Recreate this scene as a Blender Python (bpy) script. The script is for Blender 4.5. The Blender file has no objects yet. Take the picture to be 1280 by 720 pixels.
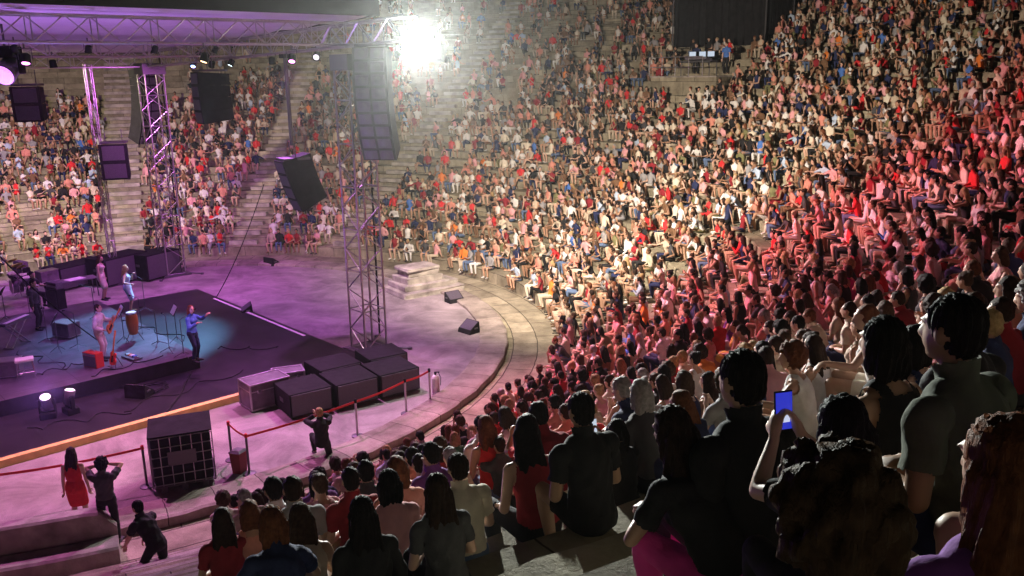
import bpy, bmesh, math, random
import numpy as np
from mathutils import Vector, Matrix

R = math.radians
rng = random.Random(11)
nrng = np.random.default_rng(7)
scn = bpy.context.scene
col = scn.collection

# ------------------------------------------------------------------ camera, world, exposure
CAM = Vector((0, 0, 9.365)); PITCH = 0.248; ROLL = -0.017; FPX = 1077.2
_f = Vector((0, math.cos(PITCH), -math.sin(PITCH)))
_u0 = Vector((0, math.sin(PITCH), math.cos(PITCH)))
_r0 = Vector((1, 0, 0))
_r = _r0*math.cos(ROLL) + _u0*math.sin(ROLL)
_u = _u0*math.cos(ROLL) - _r0*math.sin(ROLL)
cd = bpy.data.cameras.new('camera'); cam = bpy.data.objects.new('camera', cd); col.objects.link(cam)
cd.sensor_width = 36; cd.lens = FPX/1280*36; cd.clip_start = .05; cd.clip_end = 1000
cam.matrix_world = Matrix(((_r.x, _u.x, -_f.x, CAM.x), (_r.y, _u.y, -_f.y, CAM.y), (_r.z, _u.z, -_f.z, CAM.z), (0, 0, 0, 1)))
scn.camera = cam
w = bpy.data.worlds.new('World'); scn.world = w; w.use_nodes = True
w.node_tree.nodes['Background'].inputs[0].default_value = (.10, .09, .16, 1)
w.node_tree.nodes['Background'].inputs[1].default_value = .006
scn.view_settings.view_transform = 'Standard'; scn.view_settings.look = 'None'
scn.view_settings.exposure = -.15; scn.view_settings.gamma = 1
scn.cycles.use_denoising = True
scn.cycles.max_bounces = 5; scn.cycles.diffuse_bounces = 3; scn.cycles.volume_bounces = 0
scn.cycles.sample_clamp_indirect = 4

def proj(p):
    v = Vector(p) - CAM; d = v.dot(_f)
    return 640 + FPX*v.dot(_r)/d, 360 - FPX*v.dot(_u)/d, d
def ray(px, py):
    return (_f + _r*(px-640)/FPX - _u*(py-360)/FPX)
def gp(px, py, z=0.):
    d = ray(px, py); return CAM + d*((z-CAM.z)/d.z)
def at(px, py, depth):
    return CAM + ray(px, py)*depth

# lamps: (kind, where, towards, watts, colour, cone, blend, radius)
def lamp(name, loc, to, watts, colour, cone=90, blend=.6, radius=.12, parent=None):
    ld = bpy.data.lights.new(name, 'SPOT'); ld.energy = watts; ld.color = colour
    ld.spot_size = R(cone); ld.spot_blend = blend; ld.shadow_soft_size = radius
    o = bpy.data.objects.new(name, ld); col.objects.link(o)
    o.location = loc; o.rotation_euler = (Vector(to)-Vector(loc)).to_track_quat('-Z', 'Y').to_euler()
    if parent:
        o.parent = parent; o.location = Vector(loc)-parent.location
    return o

FLOOD = tuple(at(520, 55, 26.2))
LIGHTS = [  # each is housed in a fixture built further down
    ('flood', FLOOD, (5, 3, 11), 50000, (.94, 1., .93), 66, 1.),
    ('flood', tuple(at(546, 68, 25.8)), (8, 48, 1), 24000, (1., .82, .66), 122, .9),
    ('flood', (-21.5, 36.0, 9.6), (-30, 62, 4), 9500, (1., .84, .56), 125, .8),
    ('wash', tuple(at(501, 50, 26.8)), (30, 16, 8), 15000, (1., .13, .18), 88, .9),
    ('wash', tuple(at(503, 72, 25.4)), (7, 19, 1.5), 10500, (1., .16, .32), 104, .9),
    ('wash', (-8.6, 32.5, 9.7), (-8.5, 32, 0), 3300, (.80, .22, 1.), 115, .8),
    ('wash', (-6.6, 27.2, 9.7), (-6.5, 21, 0), 5800, (.95, .27, .80), 110, .8),
    ('wash', (-12.0, 22.2, 9.7), (-11, 18, 0), 4800, (.98, .25, .74), 110, .8),
    ('wash', (-12.0, 36.0, 9.7), (-18, 42, 0), 4200, (.85, .18, .95), 120, .8),
    ('wash', (-15.8, 31.0, 9.7), (-15.5, 32, 0), 1700, (.62, .20, 1.), 110, .8),
    ('wash', (-24.0, 34.0, 9.7), (-27, 46, 1), 4500, (.55, .12, 1.), 110, .8),
    ('beam', (-13.2, 37.3, 9.7), (-13.6, 30.2, .6), 20000, (.20, .55, 1.), 34, .6),
    ('beam', (-10.9, 34.9, 9.7), (-14.7, 32.1, 1.4), 2200, (.75, .95, 1.), 13, .5),
    ('beam', (-8.4, 24.6, 9.7), (-11, 21.6, .3), 1800, (1., .68, .2), 44, .6),
]

# ------------------------------------------------------------------ helpers
class MB:
    def __init__(s): s.v = []; s.f = []; s.m = []; s.mi = 0
    def add(s, v, f):
        o = len(s.v); s.v += [tuple(p) for p in v]; s.f += [tuple(i+o for i in q) for q in f]; s.m += [s.mi]*len(f)
    def box(s, c, size, M=None, bevel=0):
        x, y, z = (d/2 for d in size)
        vs = [Vector((a*x, b*y, d*z)) for d in (-1, 1) for b in (-1, 1) for a in (-1, 1)]
        fs = [(0, 2, 3, 1), (4, 5, 7, 6), (0, 1, 5, 4), (2, 6, 7, 3), (0, 4, 6, 2), (1, 3, 7, 5)]
        if bevel:
            bm = bmesh.new(); bv = [bm.verts.new(v) for v in vs]
            for f in fs: bm.faces.new([bv[i] for i in f])
            bmesh.ops.bevel(bm, geom=bm.edges[:], offset=bevel, segments=2, affect='EDGES', profile=.6)
            bm.verts.index_update(); vs = [v.co.copy() for v in bm.verts]; fs = [[v.index for v in f.verts] for f in bm.faces]; bm.free()
        c = Vector(c)
        s.add([(M @ v if M else v) + c for v in vs], fs)
    def tube(s, p, q, r, n=6, r2=None):
        p, q = Vector(p), Vector(q); r2 = r if r2 is None else r2
        a = (q-p).normalized(); x = a.orthogonal().normalized(); y = a.cross(x)
        vs = []
        for c, rr in ((p, r), (q, r2)):
            vs += [c + (x*math.cos(t)+y*math.sin(t))*rr for t in (i*2*math.pi/n for i in range(n))]
        fs = [(i, (i+1) % n, n+(i+1) % n, n+i) for i in range(n)] + [tuple(range(n-1, -1, -1)), tuple(range(n, 2*n))]
        s.add(vs, fs)
    def path(s, pts, r, n=6):
        pts = [Vector(p) for p in pts]; vs = []; fs = []; x = None
        for i, p in enumerate(pts):
            a = (pts[min(i+1, len(pts)-1)]-pts[max(i-1, 0)]).normalized()
            x = a.orthogonal().normalized() if x is None else (x - a*x.dot(a)).normalized()
            y = a.cross(x); rr = r[i] if isinstance(r, (list, tuple)) else r
            vs += [p + (x*math.cos(t)+y*math.sin(t))*rr for t in (k*2*math.pi/n for k in range(n))]
        for i in range(len(pts)-1):
            fs += [(i*n+k, i*n+(k+1) % n, (i+1)*n+(k+1) % n, (i+1)*n+k) for k in range(n)]
        fs += [tuple(range(n-1, -1, -1)), tuple(range((len(pts)-1)*n, len(pts)*n))]
        s.add(vs, fs)
    def lathe(s, prof, n=16, c=(0, 0, 0), M=None):
        c = Vector(c); vs = []; fs = []
        for r, z in prof:
            for k in range(n):
                v = Vector((r*math.cos(k*2*math.pi/n), r*math.sin(k*2*math.pi/n), z)); vs.append((M @ v if M else v)+c)
        for i in range(len(prof)-1):
            fs += [(i*n+k, i*n+(k+1) % n, (i+1)*n+(k+1) % n, (i+1)*n+k) for k in range(n)]
        fs += [tuple(range(n-1, -1, -1)), tuple(range((len(prof)-1)*n, len(prof)*n))]
        s.add(vs, fs)
    def ell(s, c, rad, M=None, n=10, k=7):
        prof = []
        c = Vector(c); vs = []; fs = []
        for i in range(k+1):
            a = math.pi*i/k
            rr, z = max(math.sin(a), .02), -math.cos(a)
            for j in range(n):
                v = Vector((rad[0]*rr*math.cos(2*math.pi*j/n), rad[1]*rr*math.sin(2*math.pi*j/n), rad[2]*z)); vs.append((M @ v if M else v)+c)
        for i in range(k):
            fs += [(i*n+j, i*n+(j+1) % n, (i+1)*n+(j+1) % n, (i+1)*n+j) for j in range(n)]
        fs += [tuple(range(n-1, -1, -1)), tuple(range(k*n, (k+1)*n))]
        s.add(vs, fs)
    def caps(s, p, q, r1, r2, n=10):      # tapered capsule
        p, q = Vector(p), Vector(q); a = (q-p); L = a.length; a = a/L if L > 1e-6 else Vector((0, 0, 1))
        x = a.orthogonal().normalized(); y = a.cross(x); vs = []; fs = []
        rings = [(-.98*r1, .2*r1), (-.7*r1, .71*r1), (0, r1), (L, r2), (L+.7*r2, .71*r2), (L+.98*r2, .2*r2)]
        for t, rr in rings: vs += [p+a*t+(x*math.cos(h)+y*math.sin(h))*rr for h in (k*2*math.pi/n for k in range(n))]
        for i in range(5): fs += [(i*n+k, i*n+(k+1) % n, (i+1)*n+(k+1) % n, (i+1)*n+k) for k in range(n)]
        fs += [tuple(range(n-1, -1, -1)), tuple(range(5*n, 6*n))]
        s.add(vs, fs)
    def loft(s, secs, n=16, caps=True):   # (centre, x axis, y axis, rx, ry)
        vs = []; fs = []
        for c, xa, ya, rx, ry in secs:
            vs += [Vector(c)+Vector(xa)*rx*math.cos(t)+Vector(ya)*ry*math.sin(t) for t in (k*2*math.pi/n for k in range(n))]
        for i in range(len(secs)-1): fs += [(i*n+k, i*n+(k+1) % n, (i+1)*n+(k+1) % n, (i+1)*n+k) for k in range(n)]
        if caps: fs += [tuple(range(n-1, -1, -1)), tuple(range((len(secs)-1)*n, len(secs)*n))]
        s.add(vs, fs)
    def mesh(s, name, mats, smooth=False):
        me = bpy.data.meshes.new(name); me.from_pydata(s.v, [], s.f)
        for m in (mats if isinstance(mats, (list, tuple)) else [mats]): me.materials.append(m)
        me.polygons.foreach_set('material_index', s.m)
        if smooth: me.polygons.foreach_set('use_smooth', [True]*len(me.polygons))
        me.update(); return me
    def build(s, name, mats, parent=None, smooth=False):
        o = bpy.data.objects.new(name, s.mesh(name, mats, smooth)); col.objects.link(o)
        if parent: o.parent = parent
        return o

def tag(o, label=None, cat=None, group=None, kind=None):
    for k, v in (('label', label), ('category', cat), ('group', group), ('kind', kind)):
        if v: o[k] = v
    return o
def thing(name, loc, label, cat, group=None, rz=0):
    o = bpy.data.objects.new(name, None); col.objects.link(o); o.empty_display_size = .2
    o.location = loc; o.rotation_euler.z = rz
    return tag(o, label, cat, group)
def children_of(o): return [c for c in bpy.data.objects if c.parent == o]
def copy_tree(o, parent=None):
    c = o.copy(); col.objects.link(c)
    if parent: c.parent = parent
    for ch in children_of(o): copy_tree(ch, c)
    return c
def Rz(a): return Matrix.Rotation(a, 3, 'Z')
def Rx(a): return Matrix.Rotation(a, 3, 'X')

def mat(name, base, rough=.7, metal=0, noise=0, scale=8, bump=0, bscale=60, emit=None, estr=0, coat=0, trans=0):
    m = bpy.data.materials.new(name); m.use_nodes = True; nt = m.node_tree; b = nt.nodes['Principled BSDF']
    b.inputs['Base Color'].default_value = (*base, 1); b.inputs['Roughness'].default_value = rough; b.inputs['Metallic'].default_value = metal
    b.inputs['Specular IOR Level'].default_value = .35
    if emit: b.inputs['Emission Color'].default_value = (*emit, 1); b.inputs['Emission Strength'].default_value = estr
    if coat: b.inputs['Coat Weight'].default_value = coat
    if noise or bump:
        tc = nt.nodes.new('ShaderNodeTexCoord')
        if noise:
            n = nt.nodes.new('ShaderNodeTexNoise'); n.inputs['Scale'].default_value = scale; n.inputs['Detail'].default_value = 6
            nt.links.new(tc.outputs['Object'], n.inputs['Vector'])
            mr = nt.nodes.new('ShaderNodeMapRange'); mr.inputs['From Min'].default_value = .3; mr.inputs['From Max'].default_value = .7
            mr.inputs['To Min'].default_value = 1-noise; mr.inputs['To Max'].default_value = 1+noise
            nt.links.new(n.outputs['Fac'], mr.inputs['Value'])
            mx = nt.nodes.new('ShaderNodeVectorMath'); mx.operation = 'SCALE'; mx.inputs[0].default_value = base
            nt.links.new(mr.outputs[0], mx.inputs['Scale']); nt.links.new(mx.outputs[0], b.inputs['Base Color'])
        if bump:
            n2 = nt.nodes.new('ShaderNodeTexNoise'); n2.inputs['Scale'].default_value = bscale; n2.inputs['Detail'].default_value = 5
            nt.links.new(tc.outputs['Object'], n2.inputs['Vector'])
            bp = nt.nodes.new('ShaderNodeBump'); bp.inputs['Strength'].default_value = bump; bp.inputs['Distance'].default_value = .02
            nt.links.new(n2.outputs['Fac'], bp.inputs['Height']); nt.links.new(bp.outputs[0], b.inputs['Normal'])
    return m

def _nogloss(m): m.node_tree.nodes['Principled BSDF'].inputs['Specular IOR Level'].default_value = .1; return m
def stone_mat(name, base, bw, bh, joint=.012, sx=1, grain=1.0):
    """masonry: joints on the UV map in metres, blotches, lichen and grain from object space"""
    m = bpy.data.materials.new(name); m.use_nodes = True; nt = m.node_tree; b = nt.nodes['Principled BSDF']; L = nt.links.new
    b.inputs['Roughness'].default_value = .85; b.inputs['Specular IOR Level'].default_value = .25
    uv = nt.nodes.new('ShaderNodeUVMap'); tc = nt.nodes.new('ShaderNodeTexCoord')
    nw = nt.nodes.new('ShaderNodeTexNoise'); nw.inputs['Scale'].default_value = 2.3; nw.inputs['Detail'].default_value = 3
    L(tc.outputs['Object'], nw.inputs['Vector'])
    ad = nt.nodes.new('ShaderNodeVectorMath'); ad.operation = 'MULTIPLY_ADD'; ad.inputs[1].default_value = (.10, .06, 0)
    L(nw.outputs['Color'], ad.inputs[0]); L(uv.outputs[0], ad.inputs[2])
    br = nt.nodes.new('ShaderNodeTexBrick'); br.inputs['Scale'].default_value = 1; br.inputs['Brick Width'].default_value = bw; br.inputs['Row Height'].default_value = bh
    br.inputs['Mortar Size'].default_value = joint; br.inputs['Mortar Smooth'].default_value = .3; br.inputs['Bias'].default_value = 0
    br.offset = .5; br.squash = 1.25; br.squash_frequency = 3
    c = Vector(base)
    br.inputs['Color1'].default_value = (*(c*.72), 1); br.inputs['Color2'].default_value = (*(c*1.18), 1); br.inputs['Mortar'].default_value = (*(c*.22), 1)
    L(ad.outputs[0], br.inputs['Vector'])
    n = nt.nodes.new('ShaderNodeTexNoise'); n.inputs['Scale'].default_value = 1.1; n.inputs['Detail'].default_value = 9; n.inputs['Roughness'].default_value = .68
    L(tc.outputs['Object'], n.inputs['Vector'])
    cr = nt.nodes.new('ShaderNodeValToRGB'); cr.color_ramp.elements[0].position = .36; cr.color_ramp.elements[0].color = (.42, .40, .34, 1)
    cr.color_ramp.elements[1].position = .66; cr.color_ramp.elements[1].color = (1.12, 1.1, 1.0, 1)
    L(n.outputs['Fac'], cr.inputs[0])
    mx = nt.nodes.new('ShaderNodeMix'); mx.data_type = 'RGBA'; mx.blend_type = 'MULTIPLY'; mx.inputs[0].default_value = .85
    L(br.outputs['Color'], mx.inputs[6]); L(cr.outputs[0], mx.inputs[7]); L(mx.outputs[2], b.inputs['Base Color'])
    n3 = nt.nodes.new('ShaderNodeTexNoise'); n3.inputs['Scale'].default_value = 14; n3.inputs['Detail'].default_value = 8; n3.inputs['Roughness'].default_value = .7
    L(tc.outputs['Object'], n3.inputs['Vector'])
    s2 = nt.nodes.new('ShaderNodeMath'); s2.operation = 'MULTIPLY_ADD'; s2.inputs[1].default_value = .9*grain
    iv = nt.nodes.new('ShaderNodeMath'); iv.operation = 'MULTIPLY'; iv.inputs[1].default_value = -1.5
    L(br.outputs['Fac'], iv.inputs[0]); L(n3.outputs['Fac'], s2.inputs[0]); L(iv.outputs[0], s2.inputs[2])
    bp = nt.nodes.new('ShaderNodeBump'); bp.inputs['Strength'].default_value = .7; bp.inputs['Distance'].default_value = .03
    L(s2.outputs[0], bp.inputs['Height']); L(bp.outputs[0], b.inputs['Normal'])
    return m

M = {}
M['stone'] = stone_mat('worn_stone', (.36, .33, .26), 1.25, .8)
M['slab'] = stone_mat('paving_slabs', (.40, .37, .29), 1.5, .85, .02)
M['kerb'] = stone_mat('kerb_stone', (.40, .36, .33), 1.1, 5, .012)
M['gravel'] = mat('packed_earth', (.34, .30, .29), .95, noise=.22, scale=.9, bump=.5, bscale=45)
M['earth'] = mat('dark_earth', (.06, .055, .045), .95, noise=.3, scale=.5, bump=.6, bscale=6)
M['black'] = mat('black_paint', (.017, .016, .019), .8, noise=.3, scale=5, bump=.15, bscale=90)
M['blackcloth'] = mat('black_cloth', (.016, .016, .018), .9, noise=.3, scale=3, bump=.4, bscale=14)
M['deck'] = mat('dark_deck', (.032, .026, .036), .42, noise=.35, scale=1.8, bump=.12, bscale=30)
M['riser'] = mat('grey_stage_floor', (.10, .085, .105), .38, noise=.25, scale=1.5, bump=.1, bscale=30)
M['alu'] = mat('brushed_aluminium', (.42, .41, .43), .38, .85, noise=.1, scale=12)
M['chrome'] = mat('chrome', (.7, .7, .72), .2, 1)
M['steel'] = mat('dark_steel', (.12, .12, .13), .5, .6)
M['yellow'] = mat('warm_lit_edge_board', (.75, .52, .16), .55, noise=.15, scale=4)  # warm light on the timber stage edge is put into this yellow
M['whitetape'] = mat('white_tape', (.8, .78, .72), .6)
M['grille'] = mat('speaker_grille', (.10, .10, .11), .55, .3, noise=.4, scale=70)
M['greygrille'] = mat('grey_grille', (.10, .085, .115), .55, .2, noise=.25, scale=60)
M['canopy'] = mat('canopy_cloth', (.55, .53, .58), .8, noise=.08, scale=1.2)
M['fascia'] = mat('dark_fascia', (.012, .012, .013), .8, noise=.2, scale=2)
M['red'] = mat('red_tape', (.62, .03, .03), .5)
M['paper'] = mat('white_paper', (.8, .8, .78), .8)
M['marble'] = mat('weathered_marble', (.34, .31, .28), .8, noise=.45, scale=2.2, bump=.4, bscale=25)
M['orange'] = mat('orange_shell', (.55, .17, .04), .35, coat=.4)
M['redshell'] = mat('red_lacquer', (.55, .04, .02), .3, coat=.5)
M['skinhead'] = mat('drum_skin', (.75, .72, .66), .6)
M['brass'] = mat('brass', (.72, .52, .2), .28, 1)
M['case'] = mat('purple_grey_case', (.13, .115, .14), .5, noise=.3, scale=4, bump=.1)
def deck_mat(name, base, bw, bh):
    m = mat(name, base, .42, noise=.35, scale=1.8, bump=.12, bscale=30); nt = m.node_tree; b = nt.nodes['Principled BSDF']
    src = b.inputs['Base Color'].links[0].from_socket; tc = nt.nodes.new('ShaderNodeTexCoord'); mp = nt.nodes.new('ShaderNodeMapping'); mp.inputs['Rotation'].default_value = (0, 0, -.742)
    br = nt.nodes.new('ShaderNodeTexBrick'); br.offset = 0; br.inputs['Scale'].default_value = 1; br.inputs['Brick Width'].default_value = bw; br.inputs['Row Height'].default_value = bh; br.inputs['Mortar Size'].default_value = .012
    br.inputs['Color1'].default_value = (1, 1, 1, 1); br.inputs['Color2'].default_value = (.72, .72, .74, 1); br.inputs['Mortar'].default_value = (.15, .15, .15, 1)
    sc = nt.nodes.new('ShaderNodeTexNoise'); sc.inputs['Scale'].default_value = 5; sc.inputs['Detail'].default_value = 9; sc.inputs['Roughness'].default_value = .75; sc.inputs['Distortion'].default_value = 1.6
    rp = nt.nodes.new('ShaderNodeMapRange'); rp.inputs['From Min'].default_value = .58; rp.inputs['From Max'].default_value = .72; rp.inputs['To Min'].default_value = 1; rp.inputs['To Max'].default_value = 2.6
    mx = nt.nodes.new('ShaderNodeMix'); mx.data_type = 'RGBA'; mx.blend_type = 'MULTIPLY'; mx.inputs[0].default_value = 1; vm = nt.nodes.new('ShaderNodeVectorMath'); vm.operation = 'SCALE'
    L = nt.links.new; L(tc.outputs['Object'], mp.inputs[0]); L(mp.outputs[0], br.inputs['Vector']); L(tc.outputs['Object'], sc.inputs['Vector']); L(sc.outputs['Fac'], rp.inputs[0]); L(src, mx.inputs[6]); L(br.outputs['Color'], mx.inputs[7])
    L(mx.outputs[2], vm.inputs[0]); L(rp.outputs[0], vm.inputs['Scale']); L(vm.outputs[0], b.inputs['Base Color']); return m
M['deck'] = deck_mat('dark_deck_boards', (.021, .017, .024), 2.44, 1.22); M['riser'] = deck_mat('grey_riser_boards', (.085, .07, .09), 2.0, 1.0)
def stains(m, lo, sc_=.55):
    nt = m.node_tree; b = nt.nodes['Principled BSDF']; src = b.inputs['Base Color'].links[0].from_socket; tc = nt.nodes.new('ShaderNodeTexCoord')
    n = nt.nodes.new('ShaderNodeTexNoise'); n.inputs['Scale'].default_value = sc_; n.inputs['Detail'].default_value = 12; n.inputs['Roughness'].default_value = .72; n.inputs['Distortion'].default_value = .8
    r = nt.nodes.new('ShaderNodeMapRange'); r.inputs['From Min'].default_value = .40; r.inputs['From Max'].default_value = .58; r.inputs['To Min'].default_value = lo; r.inputs['To Max'].default_value = 1
    v = nt.nodes.new('ShaderNodeTexVoronoi'); v.inputs['Scale'].default_value = 16; v.feature = 'F1'; r2 = nt.nodes.new('ShaderNodeMapRange'); r2.inputs['From Min'].default_value = .10; r2.inputs['From Max'].default_value = .16; r2.inputs['To Min'].default_value = .55; r2.inputs['To Max'].default_value = 1
    mm = nt.nodes.new('ShaderNodeMath'); mm.operation = 'MULTIPLY'; vm = nt.nodes.new('ShaderNodeVectorMath'); vm.operation = 'SCALE'; L = nt.links.new
    L(tc.outputs['Object'], n.inputs['Vector']); L(tc.outputs['Object'], v.inputs['Vector']); L(n.outputs['Fac'], r.inputs[0]); L(v.outputs['Distance'], r2.inputs[0]); L(r.outputs[0], mm.inputs[0]); L(r2.outputs[0], mm.inputs[1])
    L(src, vm.inputs[0]); L(mm.outputs[0], vm.inputs['Scale']); L(vm.outputs[0], b.inputs['Base Color'])
stains(M['gravel'], .62)
M['glass'] = mat('lamp_glass', (.3, .3, .32), .1)
M['lamp_on'] = mat('lamp_white', (1, 1, 1), .4, emit=(1, .97, .88), estr=400)
M['lamp_soft'] = mat('lamp_soft_white', (1, 1, 1), .4, emit=(.9, .85, 1), estr=1.6)
M['lamp_purple'] = mat('lamp_purple', (1, 1, 1), .4, emit=(.62, .2, 1), estr=2.2)
M['screen_blue'] = mat('phone_screen', (.02, .02, .02), .2, emit=(.05, .07, 1), estr=.55)
M['screen_white'] = mat('phone_screen_pale', (.02, .02, .02), .2, emit=(.75, .85, 1), estr=.8)
M['screen_glow'] = mat('phone_screen_glow', (.02, .02, .02), .2, emit=(.7, .75, 1), estr=.9)
_nogloss(M['black']); _nogloss(M['blackcloth'])
M['bluecloth'] = mat('blue_cloth', (.05, .12, .45), .8)
# ------------------------------------------------------------------ setting
CX, CY = -14.4, 29.3
A0, A1 = -76., 163.
RF, TREAD, RISE, Z0, NT = 16.25, .8, .388, .42, 39
def pol(r, a, z=0): return Vector((CX + r*math.cos(a), CY + r*math.sin(a), z))

def annulus(name, r0, r1, z, a0, a1, m, steps=120, rings=1):
    me = bpy.data.meshes.new(name); vs = []; fs = []; uv = []
    for i in range(steps+1):
        a = R(a0 + (a1-a0)*i/steps)
        for j in range(rings+1):
            r = r0 + (r1-r0)*j/rings; vs.append(pol(r, a, z)); uv.append((a*r1, r))
    k = rings+1
    for i in range(steps):
        for j in range(rings): fs.append((i*k+j, i*k+j+1, (i+1)*k+j+1, (i+1)*k+j))
    me.from_pydata(vs, [], fs); l = me.uv_layers.new(name='UVMap')
    for lp in me.loops: l.data[lp.index].uv = uv[lp.vertex_index]
    me.materials.append(m); me.update()
    o = bpy.data.objects.new(name, me); col.objects.link(o); return o

mb = MB(); mb.add([(-120, -90, -.16), (100, -90, -.16), (100, 130, -.16), (-120, 130, -.16)], [(0, 1, 2, 3)])
tag(mb.build('ground', M['earth']), kind='structure')
mb = MB(); mb.add([pol(13.25, i*2*math.pi/120, 0) for i in range(120)], [tuple(range(120))])
tag(mb.build('orchestra_floor', M['gravel']), kind='structure')
mb = MB(); mb.add([(-34, 6, -.152), (-3, 6, -.152), (-3, 24, -.152), (-34, 24, -.152)], [(0, 1, 2, 3)])
tag(mb.build('forecourt_ground', M['gravel']), kind='structure')
tag(annulus('paved_walkway', 14.2, 16.5, -.10, A0-14, A1+10, M['slab'], 160, 2), kind='structure')
# raised kerb ring round the orchestra, in separate worn lengths
mb = MB(); nk = 150; uvk = []
prof = [(13.22, -.15), (13.22, .10), (13.30, .125), (14.12, .13), (14.2, .10), (14.2, -.15)]
for i in range(nk+1):
    a = R(A0-12+(A1-A0+26)*i/nk)
    for r, z in prof: mb.v.append(tuple(pol(r + .02*math.sin(i*1.7), a, z + (.012*math.sin(i*2.3) if z > 0 else 0)))); uvk.append((a*14, r))
for i in range(nk):
    for j in range(5): mb.f.append((i*6+j, i*6+j+1, (i+1)*6+j+1, (i+1)*6+j)); mb.m.append(0)
o = mb.build('orchestra_kerb', M['kerb']); l = o.data.uv_layers.new(name='UVMap')
for lp in o.data.loops: l.data[lp.index].uv = uvk[lp.vertex_index]
tag(o, kind='structure')

theatre = thing('amphitheatre', (CX, CY, 0), 'ancient open air theatre of curved worn stone tiers round the orchestra', 'amphitheatre')
def tier_z(k): return Z0 + RISE*k
def make_tier(k):
    r = RF + TREAD*k; z = tier_z(k); zb = -.15 if k == 0 else tier_z(k-1)-.03
    rb = r + TREAD + .05
    vs = []; fs = []; uv = []; rr = random.Random(100+k)
    length = R(A1-A0)*r; nblk = int(length/1.25); sub = 3; n = nblk*sub
    ph = rr.random()*3
    for i in range(n+1):
        a = R(A0) + R(A1-A0)*i/n; blk = i//sub
        rb2 = random.Random(k*1000+blk); dz = rb2.uniform(-.014, .014); dr = rb2.uniform(-.02, .02)
        chip = .02+.03*max(0, rr.gauss(0, 1))
        s = (a-R(A0))*r
        for q, (x, y, v) in enumerate(((r+dr, zb, -.38), (r+dr, z-chip+dz, -.03), (r+dr+chip, z+dz, .01), (r+.4, z+dz*.6-.012, .4), (rb, z-.004, .84))):
            vs.append(pol(x, a, y)-Vector((CX, CY, 0))); uv.append((s+ph+ (k % 2)*.6, v + k*.83))
    for i in range(n):
        for j in range(4): fs.append((i*5+j, (i+1)*5+j, (i+1)*5+j+1, i*5+j+1))
    me = bpy.data.meshes.new('seating_tier'); me.from_pydata(vs, [], fs); l = me.uv_layers.new(name='UVMap')
    for lp in me.loops: l.data[lp.index].uv = uv[lp.vertex_index]
    me.materials.append(M['stone']); me.update()
    o = bpy.data.objects.new('seating_tier', me); col.objects.link(o); o.parent = theatre
for k in range(NT): make_tier(k)
# end walls of the cavea and the bank behind it
for nm, a in (('retaining_wall', A0-.3), ('retaining_wall', A1+.3)):
    mb = MB(); t = R(a); d = Vector((-math.sin(t), math.cos(t), 0))*(.5 if a > 0 else -.5)
    prof = [pol(RF, t, -.15), pol(RF, t, .5), pol(RF+TREAD*NT, t, tier_z(NT)+.5), pol(RF+TREAD*NT+2, t, -.15)]
    prof = [p-Vector((CX, CY, 0)) for p in prof]
    mb.add(prof+[p+d for p in prof], [(0, 1, 2, 3), (7, 6, 5, 4), (0, 4, 5, 1), (1, 5, 6, 2), (2, 6, 7, 3), (3, 7, 4, 0)])
    mb.build(nm, M['marble'], theatre)
AISLES = []
def cone_ang(px, py):
    d = ray(px, py); best = None
    for i in range(400, 9000):
        p = CAM+d*(i*.01); 
        if p.z < Z0+RISE*(math.hypot(p.x-CX, p.y-CY)-RF)/TREAD: return math.atan2(p.y-CY, p.x-CX)
def ang_of(px, py, z=.4):
    g = gp(px, py, z); return math.atan2(g.y-CY, g.x-CX)
AISLES = [cone_ang(152, 200), cone_ang(322, 250), cone_ang(535, 160), R(-62.3)]
for a in AISLES:
    mb = MB(); rr = random.Random(int(a*1000))
    wd = 1.9 if abs(a-AISLES[0]) < .01 else 1.5
    for k in range(NT-1):
        r = RF+TREAD*(k+1); z = tier_z(k)
        zz = z + RISE*.5 + rr.uniform(-.01, .01); hw = wd/2
        t = Vector((-math.sin(a), math.cos(a), 0)); nrm = Vector((math.cos(a), math.sin(a), 0))
        c = nrm*(r-.2) + Vector((0, 0, z+RISE*.25-.01))
        mb.box(c + nrm*rr.uniform(-.02, .02), (wd+rr.uniform(-.08, .08), .4, RISE*.5+.02), Rz(a-math.pi/2), .012)
    mb.build('stairway', M['marble'], theatre)

# stone bench by the lower left end of the front row
bench = thing('stone_bench', pol(14.9, R(-70), -.15), 'long weathered stone bench with rounded back at the near end of the walkway', 'bench')
mb = MB(); mb2 = MB(); secs = 14
def arc_block(m, r0, r1, z0, z1, a0, a1, rnd=0):
    base = bench.location; vs = []; fs = []
    for i in range(secs+1):
        a = R(a0+(a1-a0)*i/secs); e = min(i, secs-i)/1.5; zz = z1 - (rnd*max(0, 1-e)**2 if rnd else 0)
        vs += [pol(r0, a, z0)-base, pol(r0+.02, a, zz-.04)-base, pol(r0+.06, a, zz)-base, pol(r1-.06, a, zz)-base, pol(r1, a, zz-.04)-base, pol(r1, a, z0)-base]
    for i in range(secs):
        for j in range(6): fs.append((i*6+j, i*6+(j+1) % 6, (i+1)*6+(j+1) % 6, (i+1)*6+j))
    fs += [tuple(range(6)), tuple(range((secs+1)*6-1, secs*6-1, -1))]
    m.add(vs, fs)
arc_block(mb, 14.75, 15.35, -.15, .28, -80, -65.0); mb.build('seat', M['marble'], bench)
arc_block(mb2, 14.35, 14.72, -.15, .82, -80, -65.0, .35); mb2.build('backrest', M['marble'], bench)

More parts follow.
